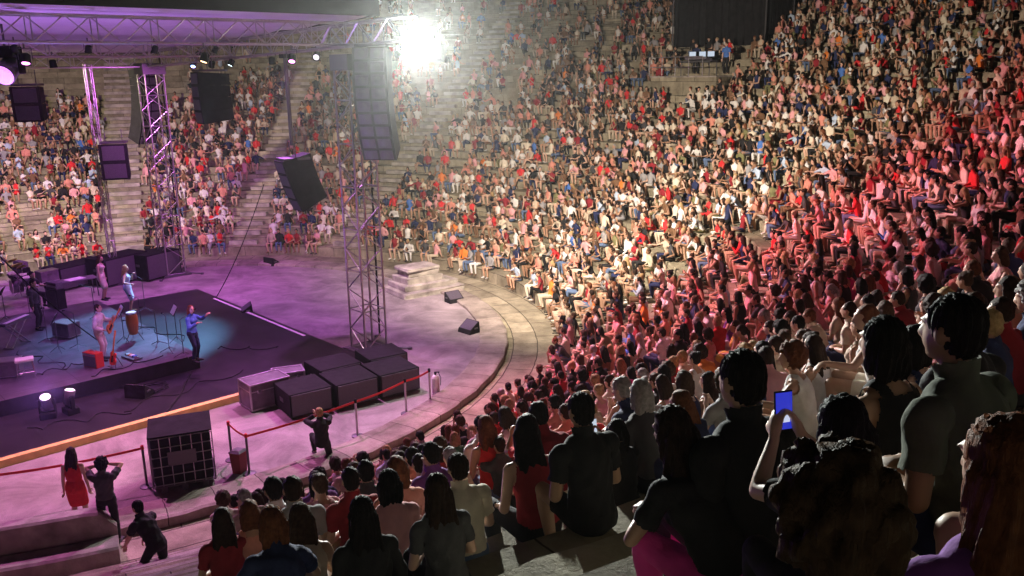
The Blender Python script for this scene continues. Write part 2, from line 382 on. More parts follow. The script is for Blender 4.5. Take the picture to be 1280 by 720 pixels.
# ------------------------------------------------------------------ stage
SB = Vector((.737, .676, 0)).normalized(); SA = Vector((-.676, .737, 0)).normalized()   # stage axes: to the audience, across
def smat(): return Matrix((SB, SA, Vector((0, 0, 1)))).transposed()
SM = smat()
mat_c = Vector((-5.9, 28.4, 0))
stage = thing('stage', mat_c, 'low black stage with a raised grey deck and near edge board painted as warm lit', 'stage')
def st(b, a, z=0): return SB*b + SA*a + Vector((0, 0, z))      # local stage coordinates from the front right corner
mb = MB(); mb.box(st(-9, 5.2, .07), (18, 13.6, .14), SM, .01); mb.build('lower_deck', M['deck'], stage)
mb = MB(); mb.box(st(-11.1, 6.4, .38), (13.4, 9.8, .46), SM, .012); o = mb.build('riser', [M['riser'], M['black']], stage)
for p in o.data.polygons: p.material_index = 0 if p.normal.z > .5 else 1
mb = MB(); mb.box(st(-9.4, -1.72, .09), (12.5, .20, .22), SM, .01); mb.build('edge_board', M['yellow'], stage)
mb = MB(); mb.box(st(-.22, 6.0, .148), (.10, 7.6, .016), SM); mb.build('edge_strip', M['whitetape'], stage)

# trusses
def truss_mesh(p, q, side, up, w=.42, h=.42, bay=.55, rc=.028, rd=.014):
    mb = MB(); p, q = Vector(p), Vector(q); L = (q-p).length; n = max(2, round(L/bay)); a = (q-p)/n
    cs = [side*(s*w/2)+up*(t*h/2) for s in (-1, 1) for t in (-1, 1)]
    for c in cs: mb.tube(p+c, q+c, rc, 6)
    pairs = [(0, 1), (2, 3), (0, 2), (1, 3)]
    for i in range(n):
        for e, (x, y) in enumerate(pairs):
            if (i+e) % 2: x, y = y, x
            mb.tube(p+a*i+cs[x], p+a*(i+1)+cs[y], rd, 5)
    for i in range(0, n+1, 2):
        for x, y in pairs: mb.tube(p+a*i+cs[x], p+a*i+cs[y], rd, 5)
    return mb
T1 = Vector((-5.0, 28.59, 0)); T2 = Vector((-16.43, 40.81, 0))
TD = (T2-T1).normalized(); TB = Vector((TD.y, -TD.x, 0))   # TB points to the audience
UP = Vector((0, 0, 1))
ZT = 10.3
for base, lab in ((T1, 'tall silver truss tower standing behind the black subwoofers'), (T2, 'tall silver truss tower at the far corner of the stage')):
    t = thing('truss_tower', base, lab, 'truss tower', 'towers carrying the stage roof')
    truss_mesh((0, 0, .1), (0, 0, ZT-.4), TD, TB, .86, .86, .72, .04, .02).build('tower_frame', M['alu'], t)
    mb = MB(); mb.box((0, 0, .05), (1.3, 1.3, .1), SM, .01)
    for s in (-1, 1):
        for u in (-1, 1): mb.tube(TD*s*.4+TB*u*.4+UP*.1, TD*s*1.0+TB*u*1.0+UP*.04, .03); mb.tube(TD*s*1.0+TB*u*1.0+UP*(-.0), TD*s*1.0+TB*u*1.0+UP*.08, .08, 10)
    mb.build('base_plate', M['steel'], t)
    mb = MB(); mb.box((0, 0, ZT-.62), (1.05, 1.05, .5), SM, .02); mb.build('sleeve_block', M['steel'], t)
# rear tower beyond the left part of the far side (thin pole in the photo)
bk = T2 - TB*2.7
t = thing('truss_tower', bk, 'slim purple lit truss post behind the far side of the stage', 'truss tower', 'towers carrying the stage roof')
truss_mesh((0, 0, .1), (0, 0, ZT-.4), TD, TB, .26, .26, .5, .026, .013).build('tower_frame', M['alu'], t)
mb = MB(); mb.box((0, 0, .05), (.8, .8, .1), SM, .01); mb.build('base_plate', M['steel'], t)

def beam(p, q, lab, h=.66, w=.5, bay=.8):
    mid = (Vector(p)+Vector(q))/2; d = (Vector(q)-Vector(p)).normalized()
    t = thing('roof_truss', mid, lab, 'truss', 'horizontal trusses under the stage roof')
    truss_mesh(Vector(p)-mid, Vector(q)-mid, d.cross(UP), UP, w, h, bay, .034, .018).build('truss_frame', M['alu'], t)
    return t
BACK = -TB*14
zt = ZT
beam(T1-TD*3.2+UP*(zt+.3), T2+UP*(zt-.2), 'long roof truss running over the front of the stage between both tall towers')
beam(T1+UP*(zt+.25), T1+BACK+UP*(zt+.25), 'near side roof truss, dark against the lilac canopy underside')
beam(T2+UP*(zt-.2), T2+BACK+UP*(zt-.2), 'far side roof truss, pale lilac with the slim post below it')
mid2 = (T1+T2)/2
beam(mid2+UP*zt, mid2+BACK+UP*zt, 'middle roof truss crossing under the canopy', .5, .4)
roof = thing('stage_roof', (T1+T2)/2+BACK/2+UP*(zt+.42), 'flat stage canopy with dark fascia overhanging the trusses', 'stage roof')
L2 = (T2-T1).length; TDt = (TD*L2-UP*.62).normalized(); UPt = TB.cross(TDt)*(1 if TB.cross(TDt).z > 0 else -1)   # the roof falls towards the far side
RM = Matrix((TB, TDt, UPt)).transposed()
mb = MB(); nx, ny = 18, 14
for i in range(nx+1):
    for j in range(ny+1):
        mb.v.append(tuple(TDt*(L2+1.6)*(i/nx-.5) + TB*14.8*(j/ny-.5) + UPt*(.06-.07*abs(math.sin(i/nx*math.pi*6)))))
for i in range(nx):
    for j in range(ny): a = i*(ny+1)+j; mb.f.append((a, a+ny+1, a+ny+2, a+1)); mb.m.append(0)
mb.box(UPt*.30, (14.8, L2+1.6, .2), RM)
mb.build('canopy', M['canopy'], roof)
for s in (-1, 1):
    mb = MB(); mb.box(TDt*s*(L2/2+.86)+UPt*.42, (15, .10, .84), RM, .02); mb.build('fascia', M['fascia'], roof)
    mb = MB(); mb.box(TB*s*7.5+UPt*.42, (.10, L2+1.8, .84), RM, .02); mb.build('fascia', M['fascia'], roof)

# ------------------------------------------------------------------ line arrays and hung speakers
def face(n): # matrix with local +x along n (horizontal), z up
    n = Vector(n).normalized(); return Matrix((n, UP.cross(n), UP)).transposed()
def line_array(top, facing, nbox, w, h, d, lab, curve=2.2, start=-2, group=None, front='grille', grille_cells=2, name='line_array_speaker', back_bend=1):
    t = thing(name, top, lab, 'loudspeaker', group)
    Fm = face(facing)
    mb = MB(); mb.box((0, 0, -.06), (d*.9, w*.9, .08), Fm, .01)
    for s in (-1, 1): mb.tube(Fm @ Vector((0, s*w*.3, -.02)), Fm @ Vector((0, s*w*.3, .5)), .02)
    mb.build('rigging_frame', M['steel'], t)
    p = Vector((d*.5, 0, -.12)); ang = R(start)
    for i in range(nbox):
        Mx = Fm @ Matrix.Rotation(ang, 3, 'Y')
        c = Fm @ p + Mx @ Vector((-d/2, 0, -h/2))
        mb = MB()                                   # wedge shaped cabinet
        hb = h*.86
        q = [(0, -w/2, -h/2), (0, w/2, -h/2), (0, w/2, h/2), (0, -w/2, h/2), (-d, -w*.40, -hb/2), (-d, w*.40, -hb/2), (-d, w*.40, hb/2), (-d, -w*.40, hb/2)]
        q = [Mx @ (Vector(v)+Vector((d/2, 0, 0))) + c for v in q]
        mb.add(q, [(0, 1, 2, 3), (5, 4, 7, 6), (4, 0, 3, 7), (1, 5, 6, 2), (3, 2, 6, 7), (4, 5, 1, 0)])
        cab = mb.build('cabinet', M['black'], t)
        mb = MB()
        for g in range(grille_cells):
            ww = w*.92/grille_cells; yy = (g-(grille_cells-1)/2)*ww
            mb.box(c+Mx @ Vector((d/2+.012, yy, 0)), (.024, ww*.86, h*.80), Mx, .008)
        mb.build('grille', M[front], cab)
        if grille_cells == 2:
            for g in range(2):
                mb = MB()
                yy = (g-.5)*w*.46
                mb.lathe([(.02, 0), (h*.27, .0), (h*.3, .012), (.02, .02)], 12, c+Mx @ Vector((d/2+.025, yy, 0)), Mx @ Matrix.Rotation(R(90), 3, 'Y'))
                mb.build('driver', M['steel'], cab)
        p = p + Vector((math.sin(-ang)*h, 0, -math.cos(ang)*h)) ; ang += R(curve)
    return t
line_array(at(466, 58, 26.4)+Vector((0, .2, .1)), (-.22, -1, 0), 9, 1.12, .395, .78, 'long curved line array of stacked speaker boxes hanging beside the near tower', 4.0, -9, 'line arrays hung beside the towers', 'greygrille')
line_array(at(176, 82, 42.5), (.9, -.35, 0), 9, 1.2, .42, .8, 'dark curved line array hanging beside the far tower', 3.2, -4, 'line arrays hung beside the towers')
line_array(at(262, 86, 34), (-.80, -.60, 0), 4, .95, .50, 1.25, 'black hung speaker with lilac grille under the front truss, left of the pole', 2.5, -2, 'side fill speakers hung over the stage', 'greygrille', 1)
line_array(at(366, 196, 30.5), (-.80, -.60, 0), 4, .85, .48, 1.1, 'black hung speaker stack with lilac grille at the foot of the black pole', 3, 14, 'side fill speakers hung over the stage', 'greygrille', 1)
line_array(at(142, 176, 38), (.25, -1, 0), 2, 1.15, .78, .9, 'square black speaker hung before the pale stairway', 3, 0, 'side fill speakers hung over the stage', 'grille', 1)
line_array(at(34, 104, 33), (.2, -1, 0), 2, 1.05, .66, .9, 'purplish black speaker hung at the far left below the canopy', 3, 0, 'side fill speakers hung over the stage', 'grille', 1)
# pole from truss to the hung stack
p0 = at(366, 196, 30.5); t = thing('hanging_pole', p0+UP*.4, 'thin black pole hanging from the front truss above a speaker stack', 'pole')
mb = MB(); mb.tube((0, 0, 0), (0, 0, ZT-.3-p0.z-.4), .07, 8); mb.build('pole_tube', M['steel'], t)
mb = MB(); mb.box((0, 0, ZT-.35-p0.z-.4), (.3, .3, .14), SM, .01); mb.build('clamp', M['black'], t)

# ------------------------------------------------------------------ lamps in fixtures
def fixture_at(loc, to, kind, lab, group, size=1.0):
    t = thing({'flood': 'flood_light', 'wash': 'stage_light', 'beam': 'beam_light'}[kind], loc, lab, 'stage light', group)
    d = (Vector(to)-Vector(loc)).normalized(); y = d.orthogonal().normalized() if abs(d.z) > .97 else UP.cross(d).normalized(); z = d.cross(y)
    Mx = Matrix((d, y, z)).transposed(); s = size
    mb = MB()
    if kind == 'flood': mb.box(-d*.125*s, (.20*s, .62*s, .46*s), Mx, .02)
    else: mb.lathe([(.08*s, -.34*s), (.14*s, -.30*s), (.15*s, -.02*s), (.17*s, .0), (.16*s, -.03*s)], 14, (0, 0, 0), Matrix((y, z, d)).transposed())
    mb.build('housing', M['black'], t)
    mb = MB()
    for q in (-1, 1): mb.tube(y*q*.2*s-d*.15*s, y*q*.2*s-d*.15*s+UP*.34*s, .014*s)
    mb.tube(-y*.2*s-d*.15*s+UP*.34*s, y*.2*s-d*.15*s+UP*.34*s, .014*s); mb.tube(-d*.15*s+UP*.34*s, -d*.15*s+UP*.52*s, .03*s)
    mb.build('yoke', M['steel'], t)
    mb = MB()
    if kind == 'flood':
        Md = Matrix((y, z, d)).transposed()
        for u in (-1, 0, 1):
            for v_ in (-1, 1): mb.lathe([(.078*s, -.03*s), (.07*s, .0), (.03*s, .012*s)], 14, y*u*.185*s+z*v_*.105*s, Md)
    else: mb.lathe([(.135*s, -.05*s), (.11*s, -.02*s), (.02*s, -.012*s)], 14, (0, 0, 0), Matrix((y, z, d)).transposed())
    return t, mb, d
labs = {}
names = [
 'blazing white flood light at the outer end of the front truss', 'white flood light beside the near tower turned to the far tiers', 'white flood light by the far tower turned to the left tiers',
 'red wash light nearest the tower, turned to the upper right crowd', 'pink wash light second along the front truss from the near tower', 'lilac wash light over the middle of the front truss',
 'magenta wash light on the near side truss closest to the tower', 'magenta wash light further back on the near side truss', 'magenta wash light at the far end of the front truss',
 'violet wash light under the middle roof truss', 'violet wash light on the far side truss', 'blue beam light at the far part of the front truss', 'cool white spot aimed at the singer', 'amber light on the near side truss over the warm lit edge board']
grp = {'flood': 'white flood lights on the trusses', 'wash': 'wash lights on the trusses', 'beam': 'beam lights on the trusses'}
for (kind, loc, to, watts, colour, cone, blend), lab in zip(LIGHTS, names):
    first = loc == FLOOD
    t, mb, d = fixture_at(loc, to, kind, lab, grp[kind], 1.3 if first else 1.1 if kind == 'flood' else .8)
    lm = mat('lamp_lens', (1, 1, 1), .4, emit=colour, estr=(3000 if first else 700 if kind == 'flood' else 5))
    lens = mb.build('lens', lm, t)
    lamp('lamp', Vector(loc)+d*.12, to, watts, colour, cone, blend, .18, t)
# ------------------------------------------------------------------ people
def ik(A, B, l1, l2, pole):
    A, B = Vector(A), Vector(B); d = B-A; L = min(d.length, (l1+l2)*.999)
    if d.length > L: B = A+d.normalized()*L
    n = d.normalized(); x = (l1*l1-l2*l2+L*L)/(2*L); h = math.sqrt(max(l1*l1-x*x, 0))
    p = Vector(pole); p = (p-n*p.dot(n)).normalized()
    return A+n*x+p*h, B

def skeleton(pose, fem):
    """pose: pelvis, lean (deg), turn, hands (two), feet (two), poles; origin at the seat edge or on the ground, facing +y"""
    J = {}; P = Vector(pose['pelvis']); le = R(pose.get('lean', 8)); sd = R(pose.get('side', 0))
    bend = R(pose.get('bend', 0))
    d1 = Vector((math.sin(sd), math.sin(le), math.cos(le))).normalized(); d2 = Vector((math.sin(sd)*.6, math.sin(le+bend), math.cos(le+bend))).normalized()
    J['pelvis'] = P; J['waist'] = P+d1*.15; J['chest'] = J['waist']+(d1+d2).normalized()*.20; J['neck0'] = J['chest']+d2*.17
    dn = (d2+Vector((0, .12-.5*math.sin(max(le+bend, 0)), .35))).normalized()
    J['neck1'] = J['neck0']+dn*.07; 
    yaw = R(pose.get('yaw', 0)); pit = R(pose.get('pitch', 0)+8)
    H = Matrix.Rotation(yaw, 3, 'Z') @ Matrix.Rotation(-pit, 3, 'X')
    J['H'] = H; J['head'] = J['neck1']+dn*.03+H @ Vector((0, .02, .095))
    tw = R(pose.get('twist', 0)); sx = Vector((math.cos(tw), math.sin(tw), 0))
    J['sx'] = sx; sw = .165 if fem else .188
    up2 = d2
    fwd = up2.cross(sx)*-1
    fwd = sx.cross(up2)*-1 if sx.cross(up2).y < 0 else sx.cross(up2)
    J['fwd'] = fwd
    for s, n in ((-1, 'L'), (1, 'R')):
        i = 0 if s < 0 else 1
        J['sh'+n] = J['neck0']-up2*.058+sx*s*sw
        hd = Vector(pose['hands'][i]); 
        pole = Vector(pose.get('apoles', ((-.6, -.6, -.6), (.6, -.6, -.6)))[i])
        J['el'+n], J['wr'+n] = ik(J['sh'+n], hd, .285, .25, pole)
        J['hip'+n] = P+Vector((s*(.085 if fem else .09), 0, -.01))
        ft = Vector(pose['feet'][i]); kp = Vector(pose.get('kpoles', ((-.15, 1, .8), (.15, 1, .8)))[i])
        J['kn'+n], J['an'+n] = ik(J['hip'+n], ft, .43, .42, kp)
        J['toe'+n] = J['an'+n]+Vector(pose.get('toes', ((-.03, .16, -.055), (.03, .16, -.055)))[i])
        J['hd'+n] = Vector(pose.get('hdirs', ((J['wr'+n]-J['el'+n]).normalized(),)*2)[i]).normalized()
    J['pose'] = pose
    return J

def hand_prims(mb, W, d, side, curl=.5, grip=None):
    """palm, five unequal bent fingers and a thumb from the side of the palm; d points along the fingers"""
    d = d.normalized(); pn = Vector(grip) if grip else Vector((-side*.5, -.2, -.8)); pn = (pn-d*pn.dot(d)).normalized(); x = d.cross(pn)
    Mx = Matrix((x, d, pn)).transposed()
    mb.ell(W+d*.05, (.040, .052, .017), Mx, 10, 6)
    mb.caps(W-d*.01, W+d*.04, .024, .026, 8)
    for k, (o, L) in enumerate(((-.029, .066), (-.010, .078), (.010, .073), (.028, .056))):
        b = W+d*.085+x*o; c1 = .35+curl*.5; c2 = 1.0*curl+.4
        p1 = b+(d*math.cos(c1*.7)+pn*math.sin(c1*.7))*L*.5; a2 = c1*.7+c2*.8
        p2 = p1+(d*math.cos(a2)+pn*math.sin(a2))*L*.5
        mb.caps(b-d*.02, p1, .0105, .0098, 7); mb.caps(p1, p2, .0098, .0085, 7)
    tb = W+d*.025+x*side*.028; tm = tb+(x*side*.65+d*.6+pn*.35).normalized()*.038; te = tm+(d*.85+pn*.5+x*side*.05).normalized()*.032
    mb.caps(tb, tm, .0135, .0115, 7); mb.caps(tm, te, .0115, .0092, 7)

def body_prims(J, fem):
    mb = MB(); sx = J['sx']
    def ax(a, b): u = (Vector(b)-Vector(a)).normalized(); f = u.cross(sx); return f.normalized()
    P, W, C, N = J['pelvis'], J['waist'], J['chest'], J['neck0']
    f = [ax(P, W), ax(P, C), ax(W, N), ax(C, N)]
    up = (N-C).normalized()
    k = 1 if not fem else .93; hp = 1.06 if fem else 1
    mb.loft([(P-(W-P).normalized()*.11, sx, f[0], .09*hp, .08), (P-(W-P).normalized()*.07, sx, f[0], .155*hp, .115), (P, sx, f[0], .172*hp, .118), (P.lerp(W, .6), sx, f[0], .150*k, .102),
             (W, sx, f[1], (.128 if fem else .142), .094), (W.lerp(C, .5), sx, f[1], .145*k, .104), (C, sx, f[2], .162*k, .115), (C.lerp(N, .45), sx, f[3], .170*k, .106),
             (N-up*.03, sx, f[3], .150*k, .078), (N+up*.015, sx, f[3], .085, .06), (N+up*.03, sx, f[3], .05, .05)], 20)
    if fem:
        for s in (-1, 1): mb.ell(C+up*.03+sx*s*.07+J['fwd']*.085, (.062, .05, .06), None, 10, 7)
    mb.caps(N-up*.02, J['neck1']+ (J['head']-J['neck1'])*.5, .058 if not fem else .05, .052 if not fem else .046, 12)
    H = J['H']; hc = J['head']
    mb.ell(hc+H @ Vector((0, -.012, .022)), (.076, .098, .098), H, 16, 12)
    mb.ell(hc+H @ Vector((0, .016, -.025)), (.064, .078, .088), H, 14, 10)
    mb.ell(hc+H @ Vector((0, .052, -.080)), (.036, .036, .030), H, 10, 8)          # chin
    mb.caps(hc+H @ Vector((0, .088, .018)), hc+H @ Vector((0, .108, -.022)), .010, .016, 8)   # nose
    mb.ell(hc+H @ Vector((0, .088, -.052)), (.024, .012, .012), H, 8, 6)            # mouth
    mb.ell(hc+H @ Vector((0, .080, .034)), (.055, .018, .012), H, 10, 6)            # brow
    for s in (-1, 1):
        mb.ell(hc+H @ Vector((s*.078, -.008, -.006)), (.013, .022, .034), H, 8, 7)   # ear
    for s, n in ((-1, 'L'), (1, 'R')):
        m = .9 if fem else 1.06
        sh, el, wr = J['sh'+n], J['el'+n], J['wr'+n]
        mb.ell(sh-sx*s*.014-up*.006, (.058*m, .057*m, .056*m), None, 12, 8); mb.caps(J['neck0'].lerp(J['neck1'], .35), sh+sx*-s*.03+up*.012, .036, .034, 10)
        mb.caps(sh, el, .052*m, .040*m, 12); mb.caps(el, el.lerp(wr, .35), .041*m, .042*m, 10); mb.caps(el.lerp(wr, .3), wr, .042*m, .027*m, 10)
        hand_prims(mb, wr+J['hd'+n]*.008, J['hd'+n], -s, J['pose'].get('curl', .45), J['pose'].get('palms', (None, None))[0 if s < 0 else 1])
        hi, kn, an, toe = J['hip'+n], J['kn'+n], J['an'+n], J['toe'+n]
        mb.caps(hi, kn, .088 if not fem else .090, .056, 14); mb.ell(kn, (.057, .058, .058))
        mb.caps(kn, kn.lerp(an, .32), .053, .058, 12); mb.caps(kn.lerp(an, .3), an, .058, .037, 12)
        fd = (toe-an).normalized(); mb.caps(an, an+Vector((0, 0, -.03))-fd*.03, .036, .036, 10)
        heel = an+Vector((0, 0, -.045))-Vector((fd.x, fd.y, 0))*.035
        mb.caps(heel, toe, .034, .028, 10); mb.ell(toe+Vector((0, 0, .004)), (.043, .055, .026), None, 10, 6)
    return mb

def evaluated(mb, voxel, smooth, ratio, name):
    me = mb.mesh('tmp', M['black']); o = bpy.data.objects.new('tmp', me); col.objects.link(o)
    m = o.modifiers.new('r', 'REMESH'); m.mode = 'VOXEL'; m.voxel_size = voxel
    if smooth: s = o.modifiers.new('s', 'SMOOTH'); s.factor = .5; s.iterations = smooth
    if ratio < 1: d = o.modifiers.new('d', 'DECIMATE'); d.ratio = ratio
    dg = bpy.context.evaluated_depsgraph_get(); ev = o.evaluated_get(dg)
    out = bpy.data.meshes.new_from_object(ev, depsgraph=dg); out.name = name
    bpy.data.objects.remove(o); bpy.data.meshes.remove(me)
    return out
def decimated(me, ratio, name):
    o = bpy.data.objects.new('tmp', me); col.objects.link(o)
    d = o.modifiers.new('d', 'DECIMATE'); d.ratio = ratio
    dg = bpy.context.evaluated_depsgraph_get(); out = bpy.data.meshes.new_from_object(o.evaluated_get(dg), depsgraph=dg); out.name = name
    bpy.data.objects.remove(o); return out
def mesh_np(me):
    v = np.empty(len(me.vertices)*3, np.float32); me.vertices.foreach_get('co', v); v = v.reshape(-1, 3)
    return v
def faces_list(me): return [tuple(p.vertices) for p in me.polygons]

BONES = ['head', 'neck', 'torso', 'uarm', 'farm', 'hand', 'thigh', 'shin', 'foot']
def label_points(pts, J):
    """nearest bone (index in BONES) and the position along it, for every point"""
    segs = [('head', J['head']-Vector((0, 0, .05)), J['head']+Vector((0, 0, .05)), .09), ('neck', J['neck0']+(J['neck1']-J['neck0'])*.3, J['neck1'], .05)]
    for s, x in (('pelvis', 'waist'), ('waist', 'chest'), ('chest', 'neck0')): segs.append(('torso', J[s], J[x], .13))
    for n, sg in (('L', -1), ('R', 1)):
        segs += [('uarm', J['sh'+n], J['el'+n], .048), ('farm', J['el'+n], J['wr'+n], .036), ('hand', J['wr'+n]+J['hd'+n]*.02, J['wr'+n]+J['hd'+n]*.17, .02),
                 ('thigh', J['hip'+n], J['kn'+n], .075), ('shin', J['kn'+n], J['an'+n], .05), ('foot', J['an'+n]+Vector((0, 0, -.03)), J['toe'+n], .03)]
    best = np.full(len(pts), 1e9); lab = np.zeros(len(pts), int); tt = np.zeros(len(pts))
    tors = 0
    for nm, a, b, r in segs:
        a, b = np.array(a), np.array(b); d = b-a; t = np.clip(((pts-a)@d)/(d@d), 0, 1)
        dist = np.linalg.norm(pts-(a+t[:, None]*d), axis=1)-r
        if nm == 'torso': t = (t+tors)/3; tors += 1
        w = dist < best; best[w] = dist[w]; lab[w] = BONES.index(nm); tt[w] = t[w]
    return lab, tt

B = {n: i for i, n in enumerate(BONES)}
def garment_mask(kind, lab, t, c, J):
    is_ = lambda n: lab == B[n]
    tor = is_('torso')
    low = tor & (t < .12)
    if kind == 'tee': return (tor & (t > .06)) | (is_('uarm') & (t < .62))
    if kind == 'shirt': return (tor & (t > .04)) | is_('uarm') | (is_('farm') & (t < .92)) | (is_('neck') & (t < .3))
    if kind == 'vest': 
        nk = np.array(J['neck0']); 
        lat = np.abs((c-nk) @ np.array(J['sx'])); ok = ~(is_('farm') | is_('hand') | is_('head')) & (np.linalg.norm(c-nk, axis=1) < .17)
        return (tor & (t > .06) & ~((t > .93))) | (ok & (lat > .060) & (lat < .105))
    if kind == 'dress':
        nk = np.array(J['neck0']); lat = np.abs((c-nk) @ np.array(J['sx'])); ok = ~(is_('farm') | is_('hand') | is_('head')) & (np.linalg.norm(c-nk, axis=1) < .17)
        return (tor & (t < .93)) | (ok & (lat > .060) & (lat < .105))
    if kind == 'shorts': return (tor & (t < .14)) | (is_('thigh') & (t < .58))
    if kind == 'trousers': return (tor & (t < .14)) | is_('thigh') | (is_('shin') & (t < .93))
    if kind == 'shoes': return is_('foot') | (is_('shin') & (t > .97))
    return tor
OFF = {'tee': .021, 'shirt': .020, 'vest': .017, 'dress': .015, 'shorts': .012, 'trousers': .012, 'shoes': .007}

class Figure: pass
FIGS = {}
def make_shell(F, kind, target=900):
    me = F.raw; v = F.rv; fl = F.rf
    cen = F.rc; lab, t = F.rl
    msk = garment_mask(kind, lab, t, cen, F.J)
    idx = np.nonzero(msk)[0]; used = np.unique(np.concatenate([fl[i] for i in idx])) if len(idx) else np.array([], int)
    remap = -np.ones(len(v), int); remap[used] = np.arange(len(used))
    nv = np.empty(len(me.vertices)*3, np.float32); me.vertices.foreach_get('normal', nv); nv = nv.reshape(-1, 3)
    p = v[used]; n = nv[used]
    fold = .006*np.sin(p[:, 2]*31+p[:, 0]*23+3*np.sin(p[:, 1]*17)) + .004*np.sin(p[:, 0]*61-p[:, 2]*47+p[:, 1]*37)
    amp = .5 if kind in ('vest', 'shoes') else .4 if kind in ('shorts', 'trousers') else 1
    q = p + n*(OFF[kind] + fold[:, None]*amp)
    if kind in ('tee', 'shirt', 'dress'): q[:, 2] -= .004
    if kind == 'dress':
        J = F.J; mb = MB(); kk = .92 if J['pelvis'].z > .5 else .86
        kl, kr = J['hipL'].lerp(J['knL'], kk), J['hipR'].lerp(J['knR'], kk); mid = (kl+kr)/2; P = J['pelvis']
        for a, b in ((J['hipL'], kl), (J['hipR'], kr), (P, mid), (P.lerp(J['hipL'], .5), mid.lerp(kl, .5)), (P.lerp(J['hipR'], .5), mid.lerp(kr, .5))): mb.caps(a, b, .105, .088, 12)
        mb.loft([(P-Vector((0, 0, .08)), J['sx'], J['fwd'], .16, .13), (P, J['sx'], J['fwd'], .188, .135), (J['waist'], J['sx'], J['fwd'], .148, .112)], 18)
        sk = evaluated(mb, .014, 3, 1, 'skirt'); sv = mesh_np(sk); sf = faces_list(sk); bpy.data.meshes.remove(sk)
        a = np.arctan2(sv[:, 0], sv[:, 1]); sv = sv + np.stack([np.sin(a), np.cos(a), 0*a], -1)*(.008*np.sin(a*14+sv[:, 2]*5))[:, None]
        n0 = len(q); q = np.vstack([q, sv]); extra = [tuple(i+n0 for i in f) for f in sf]
    else: extra = []
    m2 = bpy.data.meshes.new(kind); m2.from_pydata(q.tolist(), [], [tuple(remap[list(fl[i])]) for i in idx]+extra); m2.update()
    r = min(1, target/max(1, (len(idx)+len(extra))*2))
    out = decimated(m2, r, kind) if r < 1 else m2
    out.materials.clear(); out.materials.append(M['black'])
    out.polygons.foreach_set('use_smooth', [True]*len(out.polygons)); out.update()
    return out

def hair_mesh(J, style, fine=False):
    H = J['H']; hc = J['head']; mb = MB()
    at_ = lambda x, y, z: hc+H @ Vector((x, y, z))
    mb.ell(at_(0, -.022, .036), (.085, .098, .098), H, 16, 12)
    mb.ell(at_(0, -.045, -.01), (.076, .072, .08), H, 14, 10)
    back = J['fwd']*-1
    if style == 'long':
        for s in (-1, 0, 1): mb.caps(at_(s*.045, -.06, -.02), J['neck0']+J['sx']*s*.075+back*.085-Vector((0, 0, .10)), .056, .045, 10)
        for s in (-1, 1): mb.caps(at_(s*.07, -.01, .0), J['neck0']+J['sx']*s*.085+back*.02-Vector((0, 0, .03)), .030, .034, 8)
    elif style == 'mid':
        for s in (-1, 0, 1): mb.caps(at_(s*.048, -.05, -.01), at_(s*.06, -.06, -.13), .056, .040, 10)
        for s in (-1, 1): mb.caps(at_(s*.072, .0, .01), at_(s*.078, -.005, -.11), .026, .024, 8)
    elif style == 'bun': mb.ell(at_(0, -.10, .09), (.045, .045, .045), H, 10, 8)
    elif style == 'tail':
        mb.caps(at_(0, -.11, .05), at_(0, -.15, -.03), .032, .038, 8); mb.caps(at_(0, -.15, -.03), at_(0, -.135, -.17), .036, .016, 8)
    elif style == 'curly':
        r2 = random.Random(5)
        for i in range(170):
            u = r2.uniform(-1, 1); a = r2.uniform(0, 6.283); q = math.sqrt(1-u*u)
            k_ = r2.uniform(.92, 1.12); x, y, z = .105*k_*q*math.cos(a), .115*k_*q*math.sin(a)-.03, .125*k_*u+.03
            if y > .035 and z < .06: continue
            mb.ell(at_(x, y, z), (.021, .021, .024), H, 8, 6)
    me = evaluated(mb, .010 if fine else .0125, 2, 1, 'hair')
    me2 = decimated(me, min(1, (5200 if fine else 700)/max(1, len(me.polygons)*2)), 'hair'); bpy.data.meshes.remove(me)
    v = mesh_np(me2).astype(float); n = np.empty(len(v)*3, np.float32); me2.vertices.foreach_get('normal', n); n = n.reshape(-1, 3)
    rel = v-np.array(hc); a = np.arctan2(rel[:, 0], rel[:, 1])
    v += n*(.005*np.sin(a*19+rel[:, 2]*14)+.003*np.sin(a*43+5*rel[:, 2]*10))[:, None]
    me2.vertices.foreach_set('co', v.astype(np.float32).ravel()); me2.materials.clear(); me2.materials.append(M['black'])
    me2.polygons.foreach_set('use_smooth', [True]*len(me2.polygons)); me2.update()
    return me2
def eyes_mesh(J):
    H = J['H']; hc = J['head']; mb = MB()
    for s in (-1, 1):
        mb.ell(hc+H @ Vector((s*.031, .083, .010)), (.013, .010, .007), H, 8, 6)
        mb.ell(hc+H @ Vector((s*.033, .088, .030)), (.018, .006, .004), H, 8, 5)
    return mb.mesh('eyes', M['black'], True)

def figure(pname, fem, big=False):
    key = (pname, fem, big)
    if key in FIGS: return FIGS[key]
    F = Figure(); F.J = skeleton(POSES[pname], fem); F.fem = fem; F.big = big
    F.raw = evaluated(body_prims(F.J, fem), .0105, 2, 1, 'raw')
    F.rv = mesh_np(F.raw); F.rf = faces_list(F.raw)
    F.rc = np.array([F.rv[list(f)].mean(0) for f in F.rf]); F.rl = label_points(F.rc, F.J)
    F.body = decimated(F.raw, (9000 if big else 2600)/(2*len(F.rf)), 'body')
    F.body.materials.clear(); F.body.materials.append(M['black']); F.body.polygons.foreach_set('use_smooth', [True]*len(F.body.polygons))
    F.shell = {}; F.hair = {}; F.low = {}; F.eyes = None
    FIGS[key] = F; return F
def get_shell(F, k):
    if k not in F.shell: F.shell[k] = make_shell(F, k, (3500 if F.big else 520 if k == 'shoes' else 800))
    return F.shell[k]
def get_hair(F, s):
    if s not in F.hair: F.hair[s] = hair_mesh(F.J, s, F.big)
    return F.hair[s]

